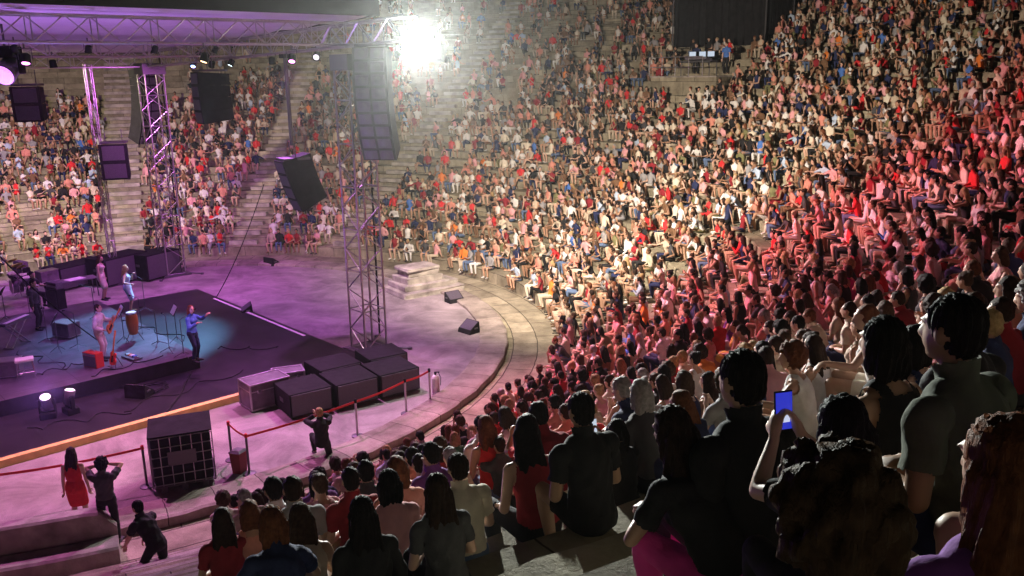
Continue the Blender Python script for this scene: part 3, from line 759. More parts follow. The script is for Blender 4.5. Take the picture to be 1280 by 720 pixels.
SIT = dict(pelvis=(0, -.20, .10), feet=((-.11, .15, -.275), (.11, .15, -.275)))
def P_(base, **k): d = dict(base); d.update(k); return d
STD = dict(pelvis=(0, 0, .92), feet=((-.11, -.01, .085), (.11, .03, .085)), kpoles=((0, 1, 0), (0, 1, 0)))
POSES = {
 'lap': P_(SIT, lean=10, bend=6, hands=((-.10, .06, .24), (.09, .08, .24)), pitch=-4),
 'clap': P_(SIT, lean=7, bend=4, hands=((-.05, .13, .46), (.05, .14, .47)), hdirs=((.25, .5, .8), (-.25, .5, .8)), palms=((1, 0, -.2), (-1, 0, -.2)), curl=.15, pitch=2),
 'lean': P_(SIT, lean=30, bend=14, hands=((-.08, .30, .24), (.07, .31, .23)), pitch=8, apoles=((-.8, -.2, -.5), (.8, -.2, -.5))),
 'folded': P_(SIT, lean=2, bend=4, hands=((.10, .03, .36), (-.10, .05, .33)), hdirs=((1, .1, .1), (-1, .1, .1)), pitch=-2, yaw=10),
 'chin': P_(SIT, lean=22, bend=10, hands=((-.06, .20, .52), (.10, .26, .25)), hdirs=((.2, .2, 1), (.1, 1, -.3)), side=-3, pitch=4, yaw=14),
 'phone': P_(SIT, lean=6, bend=5, hands=((-.06, .27, .62), (.07, .27, .62)), hdirs=((.3, .4, .9), (-.3, .4, .9)), palms=((.8, .3, 0), (-.8, .3, 0)), curl=.8, pitch=3),
 'back': P_(SIT, lean=-12, bend=12, hands=((-.30, -.36, .03), (.30, -.36, .03)), hdirs=((-.3, -.9, -.2), (.3, -.9, -.2)), yaw=-8),
 'turn': P_(SIT, lean=6, bend=4, hands=((-.12, .10, .22), (.16, .02, .22)), yaw=48, twist=12),
 'turnl': P_(SIT, lean=8, bend=6, hands=((-.16, .02, .22), (.10, .12, .22)), yaw=-52, twist=-14),
 'cross': P_(SIT, lean=4, bend=8, hands=((-.03, .12, .26), (.04, .15, .27)), feet=((-.08, .16, -.275), (-.10, .30, -.13)), kpoles=((-.15, 1, .8), (.1, 1, 1.2)), toes=((-.03, .16, -.055), (-.02, .13, -.10)), yaw=-10),
 'reach': P_(SIT, lean=12, bend=6, hands=((-.55, .22, .46), (.12, .1, .24)), hdirs=((-.9, .3, -.1), (.1, 1, -.3)), yaw=18, side=-6),
 'stand': P_(STD, lean=1, bend=2, hands=((-.24, .05, .80), (.24, .06, .79))),
 'walk': P_(STD, lean=3, bend=2, hands=((-.24, .16, .84), (.24, -.10, .82)), feet=((-.09, -.26, .12), (.09, .26, .085)), toes=((0, .14, -.09), (0, .16, -.05))),
 'sing': P_(STD, lean=0, bend=-3, hands=((-.10, .20, 1.36), (.36, .22, 1.12)), hdirs=((.4, .5, .7), (.6, .7, .2)), curl=.9),
 'guitar': P_(STD, lean=4, bend=6, hands=((-.44, .26, 1.14), (.12, .20, .98)), hdirs=((-.3, .2, 1), (-.8, .4, -.2)), pitch=-14),
 'violin': P_(STD, lean=2, bend=2, hands=((-.30, .33, 1.36), (.16, .30, 1.26)), hdirs=((-.3, .6, .7), (-.6, .7, .2)), yaw=-25, pitch=-6),
 'camera': P_(STD, lean=-3, bend=8, hands=((-.07, .20, 1.56), (.07, .20, 1.56)), hdirs=((.2, .5, .8), (-.2, .5, .8)), palms=((.8, .4, 0), (-.8, .4, 0)), curl=.9, apoles=((-1, 0, -.3), (1, 0, -.3)), feet=((-.20, .10, .085), (.16, -.16, .085))),
 'bend': P_(STD, pelvis=(0, -.14, .86), lean=30, bend=12, hands=((-.16, .46, .74), (.15, .42, .66)), hdirs=((.2, .5, -.8), (-.1, .4, -.9)), pitch=-8, feet=((-.13, .10, .085), (.15, -.36, .10))),
 'kneel': P_(STD, pelvis=(0, -.05, .46), lean=4, bend=6, hands=((-.08, .22, 1.06), (.08, .22, 1.06)), hdirs=((.2, .4, .9), (-.2, .4, .9)), curl=.9, feet=((-.12, .32, .085), (.13, -.38, .10)), kpoles=((-.2, 1, 1), (.2, .8, -.6)), toes=((0, .16, -.055), (0, .06, -.08))),
 'seatplay': P_(STD, pelvis=(0, -.1, .56), lean=12, bend=6, hands=((-.22, .36, .80), (.24, .38, .86)), hdirs=((.1, 1, .2), (0, 1, .3)), feet=((-.16, .30, .085), (.16, .34, .085)), kpoles=((-.15, 1, .8), (.15, 1, .8)), curl=.9),
 'bigarm': P_(SIT, lean=10, bend=6, hands=((-.22, .30, .40), (.16, .12, .26)), hdirs=((.3, .5, .7), (.1, 1, -.2)), yaw=14),
}
SKIN = [mat('skin_fair', (.56, .36, .27), .5), mat('skin_tan', (.46, .28, .19), .5), mat('skin_olive', (.40, .24, .16), .5), mat('skin_brown', (.28, .16, .10), .5)]
HAIRC = {'black': (.010, .008, .008), 'dark brown': (.028, .016, .011), 'brown': (.06, .034, .02), 'auburn': (.13, .045, .02), 'blond': (.36, .25, .12), 'grey': (.30, .29, .28)}
def hair_mat(n, c):
    m = mat(n, c, .62, noise=.3, scale=30); _nogloss(m); nt = m.node_tree; tc = nt.nodes.new('ShaderNodeTexCoord'); mp = nt.nodes.new('ShaderNodeMapping'); mp.inputs['Scale'].default_value = (130, 130, 9)
    n1 = nt.nodes.new('ShaderNodeTexNoise'); n1.inputs['Scale'].default_value = 1; n1.inputs['Detail'].default_value = 4; n1.inputs['Distortion'].default_value = .6; bp = nt.nodes.new('ShaderNodeBump'); bp.inputs['Strength'].default_value = .9; bp.inputs['Distance'].default_value = .012
    nt.links.new(tc.outputs['Object'], mp.inputs[0]); nt.links.new(mp.outputs[0], n1.inputs['Vector']); nt.links.new(n1.outputs['Fac'], bp.inputs['Height']); nt.links.new(bp.outputs[0], nt.nodes['Principled BSDF'].inputs['Normal']); return m
HAIRM = {k: hair_mat(k.replace(' ', '_')+'_hair', v) for k, v in HAIRC.items()}
CLOTHC = {'white': (.68, .67, .65), 'cream': (.66, .60, .48), 'beige': (.50, .42, .32), 'black': (.016, .016, .018), 'charcoal': (.06, .06, .065), 'grey': (.28, .28, .29), 'navy': (.022, .03, .085),
          'blue': (.07, .17, .48), 'pale blue': (.42, .52, .66), 'red': (.58, .03, .035), 'dark red': (.24, .02, .03), 'pink': (.68, .34, .36), 'salmon': (.62, .26, .20), 'orange': (.68, .20, .04),
          'yellow': (.68, .52, .10), 'green': (.07, .22, .10), 'olive': (.17, .17, .08), 'teal': (.05, .28, .30), 'purple': (.20, .06, .30), 'brown': (.16, .09, .05), 'denim blue': (.10, .15, .26), 'magenta': (.55, .04, .25), 'grey green': (.075, .085, .06)}
def cloth_mat(n, c):
    m = mat(n.replace(' ', '_')+'_cloth', c, .88, noise=.14, scale=7, bump=.75, bscale=11); return m
CLOTH = {k: cloth_mat(k, v) for k, v in CLOTHC.items()}
M['eye'] = mat('dark_eye', (.02, .015, .012), .25)

def part(mesh, name, m, parent):
    o = bpy.data.objects.new(name, mesh); col.objects.link(o); o.parent = parent
    o.material_slots[0].link = 'OBJECT'; o.material_slots[0].material = m
    return o
TOPN = {'tee': 't-shirt', 'shirt': 'long-sleeved shirt', 'vest': 'sleeveless top', 'dress': 'dress'}
def person(pos, yaw, pose, fem, skin, hair, hairc, top, topc, bot, botc, label, group=None, big=False, scale=1., eyes=False):
    F = figure(pose, fem, big)
    t = thing('person', pos, label, 'person', group, yaw); t.scale = (scale,)*3
    b = part(F.body, 'body', SKIN[skin], t)
    part(get_hair(F, hair), 'hair', HAIRM[hairc], t)
    part(get_shell(F, top), {'tee': 't_shirt', 'shirt': 'shirt', 'vest': 'sleeveless_top', 'dress': 'dress'}[top], CLOTH[topc], t)
    if bot: part(get_shell(F, bot), bot, CLOTH[botc], t)
    part(get_shell(F, 'shoes'), 'shoes', CLOTH[rng.choice(['white', 'black', 'brown', 'charcoal'])], t)
    if eyes:
        if F.eyes is None: F.eyes = eyes_mesh(F.J)
        part(F.eyes, 'eyes', M['eye'], t)
    return t
# ------------------------------------------------------------------ objects on the orchestra floor
def cabinet(loc, rz, size, lab, group, face_axis=1, name='subwoofer', castors=True, m='black'):
    t = thing(name, loc, lab, 'subwoofer' if name == 'subwoofer' else 'flight case', group, rz); x, y, z = size
    mb = MB(); mb.box((0, 0, z/2+.06), (x, y, z), None, .02); body = mb.build('cabinet_body', M[m], t)
    if name == 'subwoofer':
        mb = MB(); mb.box((0, -y/2-.012, z/2+.06), (x*.93, .024, z*.9), None, .006); mb.build('grille', M['grille'], t)
        mb = MB()
        for s in (-1, 1): mb.box((s*x*.5, 0, z*.62), (.03, .26, .12), None, .01)
        mb.build('handle', M['steel'], t)
    else:
        mb = MB()
        for s in (-1, 1):
            for u in (-1, 1):
                mb.box((s*x/2, u*y/2, z/2+.06), (.05, .05, z+.02), None, .008)
                mb.box((0, u*y/2, .06+z*(.5+s*.5)), (x, .045, .045), None, .006); mb.box((s*x/2, 0, .06+z*(.5+u*.5)), (.045, y, .045), None, .006)
        mb.build('edge_trim', M['alu'], t)
        mb = MB(); mb.box((0, 0, .06+z*.72), (x+.012, y+.012, .03)); mb.build('lid_seam', M['alu'], t)
        mb = MB()
        for s in (-1, 1): mb.box((s*x*.28, -y/2-.012, .06+z*.72), (.12, .03, .12), None, .005)
        mb.build('latch', M['chrome'], t)
    mb = MB()
    for s in (-1, 1):
        for u in (-1, 1): mb.tube((s*x*.4-.02, u*y*.38, .035), (s*x*.4+.02, u*y*.38, .035), .035, 10)
    mb.build('castors', M['black'], t)
    return t
rzs = math.atan2(SB.y, SB.x)
def onf(px, py, z=0.): return gp(px, py, z)
row = math.atan2(25.0-22.4, -2.4+6.2)
def subs():
    d = Vector((math.cos(row), math.sin(row), 0)); n = Vector((-d.y, d.x, 0)); p0 = onf(366, 527)
    G = 'black subwoofers standing round the near tower'
    cabinet(p0+d*.62+n*.75, row, (1.25, 1.3, .68), 'black subwoofer nearest the kneeling photographer, red tape before it', G)
    cabinet(p0+d*1.98+n*.62, row, (1.3, 1.3, .70), 'black subwoofer in the middle of the row behind the red tape', G)
    cabinet(p0+d*3.35+n*.62, row, (1.3, 1.3, .70), 'black subwoofer at the right end of the row by the white canister', G)
    cabinet(p0+d*2.1+n*2.05, row+.05, (1.35, 1.2, .70), 'black subwoofer in the back row left of the tower foot', G)
    cabinet(p0+d*3.75+n*2.05, row-.04, (1.3, 1.2, .70), 'black subwoofer in the back row right of the tower foot', G)
    cabinet(p0+d*(-.15)+n*1.75, row+.1, (1.2, .8, .75), 'purple grey flight case with silver edges left of the subwoofers', 'flight cases by the near tower', name='flight_case', m='case')
    cabinet(p0+d*.85+n*2.55, row-.2, (.9, .6, .55), 'small dark flight case behind the subwoofers, close to the stage', 'flight cases by the near tower', name='flight_case', m='case')
subs()
# black speaker cabinets behind the stage at the far side
for i, (px, py, sz, lab) in enumerate(((98, 356, (2.6, 1.2, 1.0), 'low black cabinet with pale papers on it behind the far side of the stage'), (150, 352, (2.4, 1.3, 1.25), 'black cabinet standing between two others behind the far stage side'), (196, 346, (2.0, 1.2, 1.2), 'black cabinet right next to the far truss tower'))):
    cabinet(onf(px, py), rzs+.35, sz, lab, 'black cabinets behind the stage', name='subwoofer')

def wedge(loc, rz, lab, group='floor monitor wedges', s=1.):
    t = thing('floor_monitor', loc, lab, 'monitor speaker', group, rz); t.scale = (s,)*3
    q = [(-.34, -.25, 0), (.34, -.25, 0), (.34, .25, 0), (-.34, .25, 0), (-.34, -.20, .14), (.34, -.20, .14), (.34, .22, .42), (-.34, .22, .42)]
    mb = MB(); mb.add(q, [(3, 2, 1, 0), (0, 1, 5, 4), (4, 5, 6, 7), (2, 3, 7, 6), (1, 2, 6, 5), (3, 0, 4, 7)]); mb.build('cabinet', M['black'], t)
    n = Vector((0, -.28, .42)).normalized(); Mx = Matrix((Vector((1, 0, 0)), n.cross(Vector((1, 0, 0))), n)).transposed()
    mb = MB(); mb.box(Vector((0, .01, .28))+n*.012, (.60, .44, .02), Mx, .005); mb.build('grille', M['greygrille'], t)
    mb = MB()
    for u in (-1, 1): mb.box((u*.345, .06, .2), (.02, .16, .06), None, .004)
    mb.build('handle', M['steel'], t); return t
wedge(onf(308, 392), -1.2, 'dark floor monitor outside the white edge strip of the stage')
wedge(onf(340, 331), 2.6, 'small black monitor alone on the far side of the floor')
wedge(onf(586, 415), -.8, 'black monitor sitting against the inside of the kerb ring')
wedge(onf(568, 377), .6, 'grey monitor wedge between the stone pedestal and the kerb')
wedge(onf(176, 500)+UP*.14, rzs+2.2, 'dark monitor on the lower deck among coiled cables')
wedge(onf(205, 452)+UP*.14, rzs+1.9, 'low monitor at the front edge of the grey riser')

# stone pedestal with stepped base
ped = thing('stone_pedestal', onf(528, 362), 'low weathered stone pedestal on stepped slabs at the edge of the floor', 'pedestal', rz=.62)
def worn(mb, c, size, sd, rot=0.):
    q = MB(); q.box((0, 0, 0), size, None, .05); rr = random.Random(sd)
    j = [tuple(Vector(v)*(1+rr.uniform(-.035, .02))) for v in q.v]; mb.add([Rz(rot) @ Vector(v)+Vector(c) for v in j], q.f)
mb = MB()
worn(mb, (0, 0, .10), (3.0, 2.3, .24), 1); worn(mb, (1.15, .1, .30), (.55, 1.5, .2), 2, .1); worn(mb, (-.15, .05, .34), (2.2, 1.7, .26), 3, -.03); mb.build('stepped_base', M['marble'], ped)
mb = MB(); worn(mb, (-.2, .05, .60), (1.8, 1.35, .30), 4, .04); worn(mb, (-.15, .05, .86), (1.5, 1.15, .26), 5, -.05); worn(mb, (-.22, .0, 1.06), (1.62, 1.2, .16), 6, .02); mb.build('shaft', M['marble'], ped)

# caged tank
ib = thing('caged_tank', onf(232, 598)-Vector((0, .0, 0)), 'tall black liquid tank in a silver wire cage on a pallet', 'tank', rz=math.atan2(.36+.0, 1.0)+.02)
w_, d_, h_ = 1.38, 1.25, 1.2
mb = MB()
for s in (-.5, -.05, .4): mb.box((s*1.0+.05, 0, .07), (.14, d_, .14), None, .01)
mb.box((0, 0, .155), (w_, d_, .03), None, .005); mb.build('pallet', M['steel'], ib)
mb = MB(); mb.box((0, 0, .17+h_/2), (w_-.08, d_-.08, h_-.02), None, .06); mb.lathe([(.12, 0), (.12, .05), (.10, .06)], 16, (0, 0, .17+h_-.02)); mb.build('tank_body', M['blackcloth'], ib)
mb = MB()
for k in range(6):
    z = .20+h_*k/5.2; 
    c = [(-w_/2, -d_/2, z), (w_/2, -d_/2, z), (w_/2, d_/2, z), (-w_/2, d_/2, z)]
    for i in range(4): mb.tube(c[i], c[(i+1) % 4], .012, 5)
for i in range(7):
    for s in (-1, 1):
        x = w_*(i/6-.5); mb.tube((x, s*d_/2, .17), (x, s*d_/2, .17+h_), .010, 5); y = d_*(i/6-.5); mb.tube((s*w_/2, y, .17), (s*w_/2, y, .17+h_), .010, 5)
mb.build('wire_cage', M['alu'], ib)
mb = MB(); mb.box((0, -d_/2-.016, .17+h_*.55), (.62, .008, .34), None, .003); mb.build('sign_plate', M['steel'], ib)
mb = MB(); mb.box((0, -.02, .17+h_+.03), (w_+.02, d_, .03), None, .012); mb.build('lid_sheet', M['blackcloth'], ib)

# belt barrier posts and red tape
def post(loc, lab, red=False):
    t = thing('barrier_post', loc, lab, 'barrier post', 'posts holding the red tape')
    mb = MB(); mb.lathe([(.16, 0), (.16, .02), (.05, .04), (.03, .05)], 16); mb.build('foot', M['steel'], t)
    mb = MB(); mb.tube((0, 0, .04), (0, 0, .98), .030, 10); mb.build('pole', M['alu'] if not red else M['steel'], t)
    mb = MB(); mb.lathe([(.034, .94), (.04, .95), (.04, 1.03), (.02, 1.05)], 12); mb.build('tape_head', M['red'] if red else M['black'], t)
    return Vector(loc)+UP*.97
pp = [(290, 575, 'barrier post at the near corner of the floor tape', True), (312, 592, 'dark barrier post beside the reddish bin', True), (447, 545, 'silver barrier post in front of the subwoofers', False), (508, 517, 'silver barrier post third along the red tape', False), (538, 503, 'silver barrier post at the far end of the red tape', False)]
tops = [post(onf(a, b), l, r_) for a, b, l, r_ in pp]
def tape(a, b, lab, sag=.04):
    mb = MB(); n = 10; a, b = Vector(a), Vector(b); vs = []
    dn = UP.cross((b-a).normalized())*.003
    for i in range(n+1):
        p = a.lerp(b, i/n)-UP*sag*math.sin(math.pi*i/n)
        vs += [p-UP*.03-dn, p+UP*.03-dn, p+UP*.03+dn, p-UP*.03+dn]
    fs = [(i*4+j, i*4+(j+1) % 4, i*4+4+(j+1) % 4, i*4+4+j) for i in range(n) for j in range(4)]+[(3, 2, 1, 0), tuple(n*4+j for j in range(4))]
    mb.add(vs, fs); return tag(mb.build('barrier_tape', M['red']), lab, 'barrier tape', 'red tapes between posts')
off = UP*0
tape(tops[0], tops[1], 'short red tape across the bin corner'); tape(tops[1], tops[2], 'longest red tape, passing the kneeling photographer'); tape(tops[2], tops[3], 'red tape in front of the middle subwoofer'); tape(tops[3], tops[4], 'last red tape towards the white canister')
q1 = post(onf(184, 608), 'barrier post left of the caged tank', True); q0 = onf(-40, 650)+UP*.97; post(onf(-40, 650), 'barrier post at the left edge of the picture', True)
tape(q0, q1, 'red tape passing the woman in the red dress', .08)

# bin by the post, white canister by the far post
b = thing('waste_bin', onf(300, 590), 'reddish square bin beside a dark barrier post', 'bin', rz=.4)
mb = MB(); mb.loft([((0, 0, 0), (1, 0, 0), (0, 1, 0), .17, .15), ((0, 0, .52), (1, 0, 0), (0, 1, 0), .21, .19), ((0, 0, .54), (1, 0, 0), (0, 1, 0), .23, .21)], 4); mb.build('bin_body', mat('dull_red_plastic', (.22, .03, .03), .5), b)
mb = MB(); mb.loft([((0, 0, .545), (1, 0, 0), (0, 1, 0), .235, .215), ((0, 0, .60), (1, 0, 0), (0, 1, 0), .16, .14)], 4); mb.build('lid', M['steel'], b)
b = thing('canister', onf(545, 492), 'white upright canister at the corner of the right end subwoofer', 'canister')
mb = MB(); mb.lathe([(.09, 0), (.12, .02), (.12, .50), (.09, .56), (.04, .60)], 16); mb.build('canister_body', M['paper'], b)
mb = MB(); mb.tube((0, 0, .6), (0, 0, .68), .03, 10); mb.box((.05, 0, .68), (.16, .03, .03), None, .008); mb.path([(.1, 0, .66), (.16, .02, .5), (.14, .03, .25)], .012); mb.build('valve', M['black'], b)

# ------------------------------------------------------------------ band gear
def mic_stand(loc, rz, lab, h=1.45, boom=.45):
    t = thing('microphone_stand', loc, lab, 'microphone stand', 'microphone stands on the riser', rz)
    mb = MB()
    for k in range(3): a = k*2.094; mb.tube((0, 0, .16), (.30*math.cos(a), .30*math.sin(a), .015), .012)
    mb.build('tripod_base', M['steel'], t)
    mb = MB(); mb.tube((0, 0, .1), (0, 0, h*.85), .013); mb.tube((0, 0, h*.85), (0, boom, h), .010); mb.build('boom', M['steel'], t)
    mb = MB(); mb.caps((0, boom, h), (0, boom+.10, h+.02), .018, .026, 10); mb.build('microphone', M['black'], t)
def music_stand(loc, rz, lab, tilt=60, m='paper'):
    t = thing('music_stand', loc, lab, 'music stand', 'music stands with white sheets', rz)
    mb = MB()
    for k in range(3): a = k*2.094+.5; mb.tube((0, 0, .22), (.26*math.cos(a), .26*math.sin(a), .012), .010)
    mb.tube((0, 0, .1), (0, 0, 1.05), .013); mb.build('stand_leg', M['steel'], t)
    Mx = Matrix.Rotation(R(tilt), 3, 'X')
    mb = MB(); mb.box((0, 0, 1.14), (.52, .36, .014), Mx, .003); mb.build('desk', M['black'], t)
    mb = MB(); mb.box(Vector((0, 0, 1.14))+Mx @ Vector((0, 0, .013)), (.46, .31, .008), Mx, .001); mb.build('sheet', M[m], t)
ZR = .61
RIS = UP*ZR
def onr(px, py): return gp(px, py, ZR)
music_stand(onr(156, 428), -1.0, 'music stand with a white sheet just in front of the singer')
music_stand(onr(222, 428), -1.0, 'music stand with a white sheet in front of the violinist')
music_stand(onr(74, 440), -1.3, 'music stand with lilac sheet beside the guitarist')
music_stand(onr(8, 402), -1.3, 'music stand with a white sheet at the keyboard')
for a in ((198, 432, 'microphone stand left of the dark music stand'), (212, 440, 'microphone stand at the front edge of the riser'), (230, 446, 'microphone stand closest to the violinist'), (120, 400, 'microphone stand behind the guitarist'), (178, 415, 'microphone stand right of the conga drum')): mic_stand(onr(a[0], a[1]), rng.uniform(0, 6), a[2])
# conga on a stand
t = thing('conga_drum', onr(168, 425), 'orange conga drum on a low stand below the singer', 'drum')
mb = MB(); mb.lathe([(.13, .22), (.16, .32), (.20, .60), (.19, .85), (.155, .98)], 20); mb.build('shell', M['orange'], t)
mb = MB(); mb.lathe([(.162, .95), (.165, .99), (.15, 1.0)], 20); mb.build('drum_head', M['skinhead'], t)
mb = MB(); mb.lathe([(.172, .93), (.178, .94), (.178, .965), (.17, .97)], 20)
for k in range(3): a = k*2.094; mb.tube((.14*math.cos(a), .14*math.sin(a), .3), (.32*math.cos(a), .32*math.sin(a), 0), .014)
mb.build('stand_frame', M['chrome'], t)
# red electric guitar on a floor stand + red fabric covered box
def guitar(loc, rz, lab, m, parent_pose=None, Mx=None, group=None):
    t = thing('electric_guitar', loc, lab, 'guitar', group, rz)
    Mx = Mx or Matrix.Rotation(R(-14), 3, 'X')
    mb = MB(); out = [(.0, -.20), (.13, -.18), (.165, -.06), (.115, .04), (.135, .15), (.085, .20), (.035, .13), (-.035, .13), (-.10, .22), (-.145, .14), (-.115, .03), (-.165, -.07), (-.12, -.19)]
    n = len(out); mb.add([Mx @ Vector((x, y*-0-.022, .34+y)) for x, y in out]+[Mx @ Vector((x, .022, .34+y)) for x, y in out], [tuple(range(n)), tuple(range(2*n-1, n-1, -1))]+[(i, n+i, n+(i+1) % n, (i+1) % n) for i in range(n)])
    mb.build('guitar_body', m, t)
    mb = MB(); mb.box(Mx @ Vector((0, -.03, .76)), (.05, .026, .66), Mx, .006); mb.box(Mx @ Vector((.01, -.03, 1.14)), (.075, .02, .16), Mx, .006); mb.build('neck', M['orange'], t)
    mb = MB(); mb.box(Mx @ Vector((0, -.03, .34)), (.08, .02, .22), Mx, .004); mb.build('pickguard', M['black'], t)
    return t
g_ = guitar(onr(140, 462), -.6, 'red electric guitar on a floor stand by the guitarist', M['redshell'])
mb = MB(); mb.tube((-.14, .05, 0), (0, .12, .55), .012); mb.tube((.14, .05, 0), (0, .12, .55), .012); mb.tube((0, .36, 0), (0, .12, .55), .012); mb.box((0, -.02, .10), (.3, .06, .02), None, .004); mb.build('guitar_stand', M['steel'], g_)
t = thing('guitar_amplifier', onr(118, 458), 'low red and black combo amplifier behind the red guitar', 'amplifier', rz=rzs-1.2)
mb = MB(); mb.box((0, 0, .24), (.6, .28, .48), None, .02); mb.build('cabinet', M['redshell'], t)
mb = MB(); mb.box((0, -.145, .20), (.54, .012, .34), None, .004); mb.build('grille', M['grille'], t)
mb = MB(); mb.box((0, -.146, .42), (.54, .012, .06), None, .003); mb.path([(-.12, 0, .48), (-.08, 0, .52), (.08, 0, .52), (.12, 0, .48)], .012); mb.build('control_panel', M['alu'], t)
# drum kit
def drum(mb_s, mb_h, c, r, h, Mx=None):
    mb_s.lathe([(r, 0), (r, h)], 20, c, Mx); mb_h.lathe([(r*1.03, h-.02), (r*1.03, h+.01), (r*.97, h+.012)], 20, c, Mx)
dk = thing('drum_kit', onr(22, 366), 'dark drum kit with brass cymbals at the far left of the riser', 'drum kit', rz=rzs-math.pi/2)
mb = MB(); mh = MB(); drum(mb, mh, (0, .22, .29), .28, .42, Matrix.Rotation(R(90), 3, 'X')); mb.build('bass_drum', M['case'], dk); mh.build('bass_drum_head', M['skinhead'], dk)
for i, (x, y, z, r, h) in enumerate(((-.22, -.05, .66, .15, .2), (.2, -.05, .66, .16, .22), (.56, .35, .36, .21, .36), (-.46, .38, .52, .18, .14))):
    mb = MB(); mh = MB(); drum(mb, mh, (x, y, z), r, h, Matrix.Rotation(R(12 if i < 2 else 4), 3, 'X'))
    for k in range(3): a = k*2.1; mb.tube((x+.1*math.cos(a), y+.1*math.sin(a), z), (x+.2*math.cos(a), y+.2*math.sin(a)+.1, 0), .010)
    d = mb.build('drum', M['case'], dk); mh.build('drum_head', M['skinhead'], d)
for x, y, z, r in ((-.75, .1, 1.25, .25), (.7, -.05, 1.3, .27), (-.7, .45, .95, .19)):
    mb = MB(); mb.lathe([(.01, .03), (.05, .028), (r, 0), (r, -.006), (.05, .02)], 24, (x, y, z), Matrix.Rotation(R(14), 3, 'X')); c = mb.build('cymbal', M['brass'], dk)
    mb = MB(); mb.tube((x, y, .1), (x, y, z+.03), .012)
    for k in range(3): a = k*2.1; mb.tube((x, y, .2), (x+.24*math.cos(a), y+.24*math.sin(a), 0), .010)
    mb.build('cymbal_stand', M['chrome'], dk)
# keyboard on an X stand, stool
t = thing('keyboard', onr(22, 432), 'stage keyboard on a silver X stand at the left of the riser', 'keyboard', rz=rzs+.7)
mb = MB(); mb.box((0, 0, .88), (1.25, .36, .10), None, .015); mb.build('keyboard_body', M['case'], t)
mb = MB(); mb.box((0, -.10, .936), (1.12, .14, .012), None, .003); mb.build('keys', M['paper'], t)
mb = MB()
for y in (-.13, .13): mb.tube((-.42, y, .03), (.42, y, .83), .022); mb.tube((.42, y, .03), (-.42, y, .83), .022)
for x in (-.42, .42): mb.tube((x, -.2, .03), (x, .2, .03), .022); mb.tube((x, -.16, .83), (x, .16, .83), .022)
mb.build('x_stand', M['alu'], t)
t = thing('stool', onr(34, 474), 'silver framed stool with pale seat near the riser edge', 'stool', rz=.5)
mb = MB(); mb.box((0, 0, .62), (.5, .36, .09), None, .03); mb.build('seat', M['paper'], t)
for sx_ in (-1, 1):
    for sy in (-1, 1): mb = MB(); mb.tube((sx_*.19, sy*.13, .58), (sx_*.25, sy*.18, 0), .018); mb.build('leg', M['chrome'], t)
mb = MB(); mb.tube((-.22, -.16, .25), (.22, -.16, .25), .012); mb.tube((-.22, .16, .25), (.22, .16, .25), .012); mb.build('stretcher', M['chrome'], t)
t = thing('equipment_table', onr(97, 372), 'lilac lit table with white papers behind the guitarist', 'table', rz=rzs)
mb = MB(); mb.box((0, 0, .76), (1.6, .7, .04), None, .01); mb.build('tabletop', M['case'], t)
for sx_ in (-1, 1):
    for sy in (-1, 1): mb = MB(); mb.tube((sx_*.72, sy*.28, .74), (sx_*.74, sy*.3, 0), .02); mb.build('leg', M['steel'], t)
tt = tag(None or (lambda m_: (m_.box((0, 0, .006), (.7, .45, .012), Rz(.3), .002), m_.build('paper_sheets', M['paper']))[1])(MB()), 'white paper sheets spread on the table behind the guitarist', 'papers'); tt.location = Vector(onr(97, 372))+UP*.782; tt.rotation_euler.z = rzs
# moving heads standing on the lower deck
def moving_head(loc, rz, lab, tilt):
    t = thing('floor_spotlight', loc, lab, 'stage light', 'moving heads standing on the lower deck', rz)
    mb = MB(); mb.box((0, 0, .09), (.42, .34, .18), None, .03); mb.build('base', M['black'], t)
    mb = MB()
    for s in (-1, 1): mb.box((s*.19, 0, .36), (.06, .12, .40), None, .02)
    mb.box((0, 0, .19), (.40, .12, .05), None, .01)
    mb.build('yoke', M['black'], t)
    Mx = Matrix.Rotation(R(tilt), 3, 'X'); mb = MB(); mb.lathe([(.08, -.2), (.14, -.17), (.13, .05), (.15, .2), (.145, .22)], 16, (0, 0, .46), Mx); h = mb.build('lamp_head', M['case'], t, True)
    mb = MB(); mb.lathe([(.135, 0), (.10, .03), (.02, .04)], 16, Vector((0, 0, .46))+Mx @ Vector((0, 0, .222)), Mx); mb.build('lens', M['lamp_soft'], h)
    Mw = Rz(rz) @ Mx; lamp('lamp', Vector(loc)+UP*.46+Rz(rz) @ Mx @ Vector((0, 0, .3)), Vector(loc)+UP*.46+Rz(rz) @ Mx @ Vector((0, 0, 3)), 2600, (.50, .20, 1.), 140, .9, .1, None)
moving_head(onf(62, 528)+UP*.14, .4, 'moving head lamp on the lower deck, left of its twin', 28)
moving_head(onf(90, 522)+UP*.14, -.7, 'moving head lamp on the lower deck, right of its twin', -14)
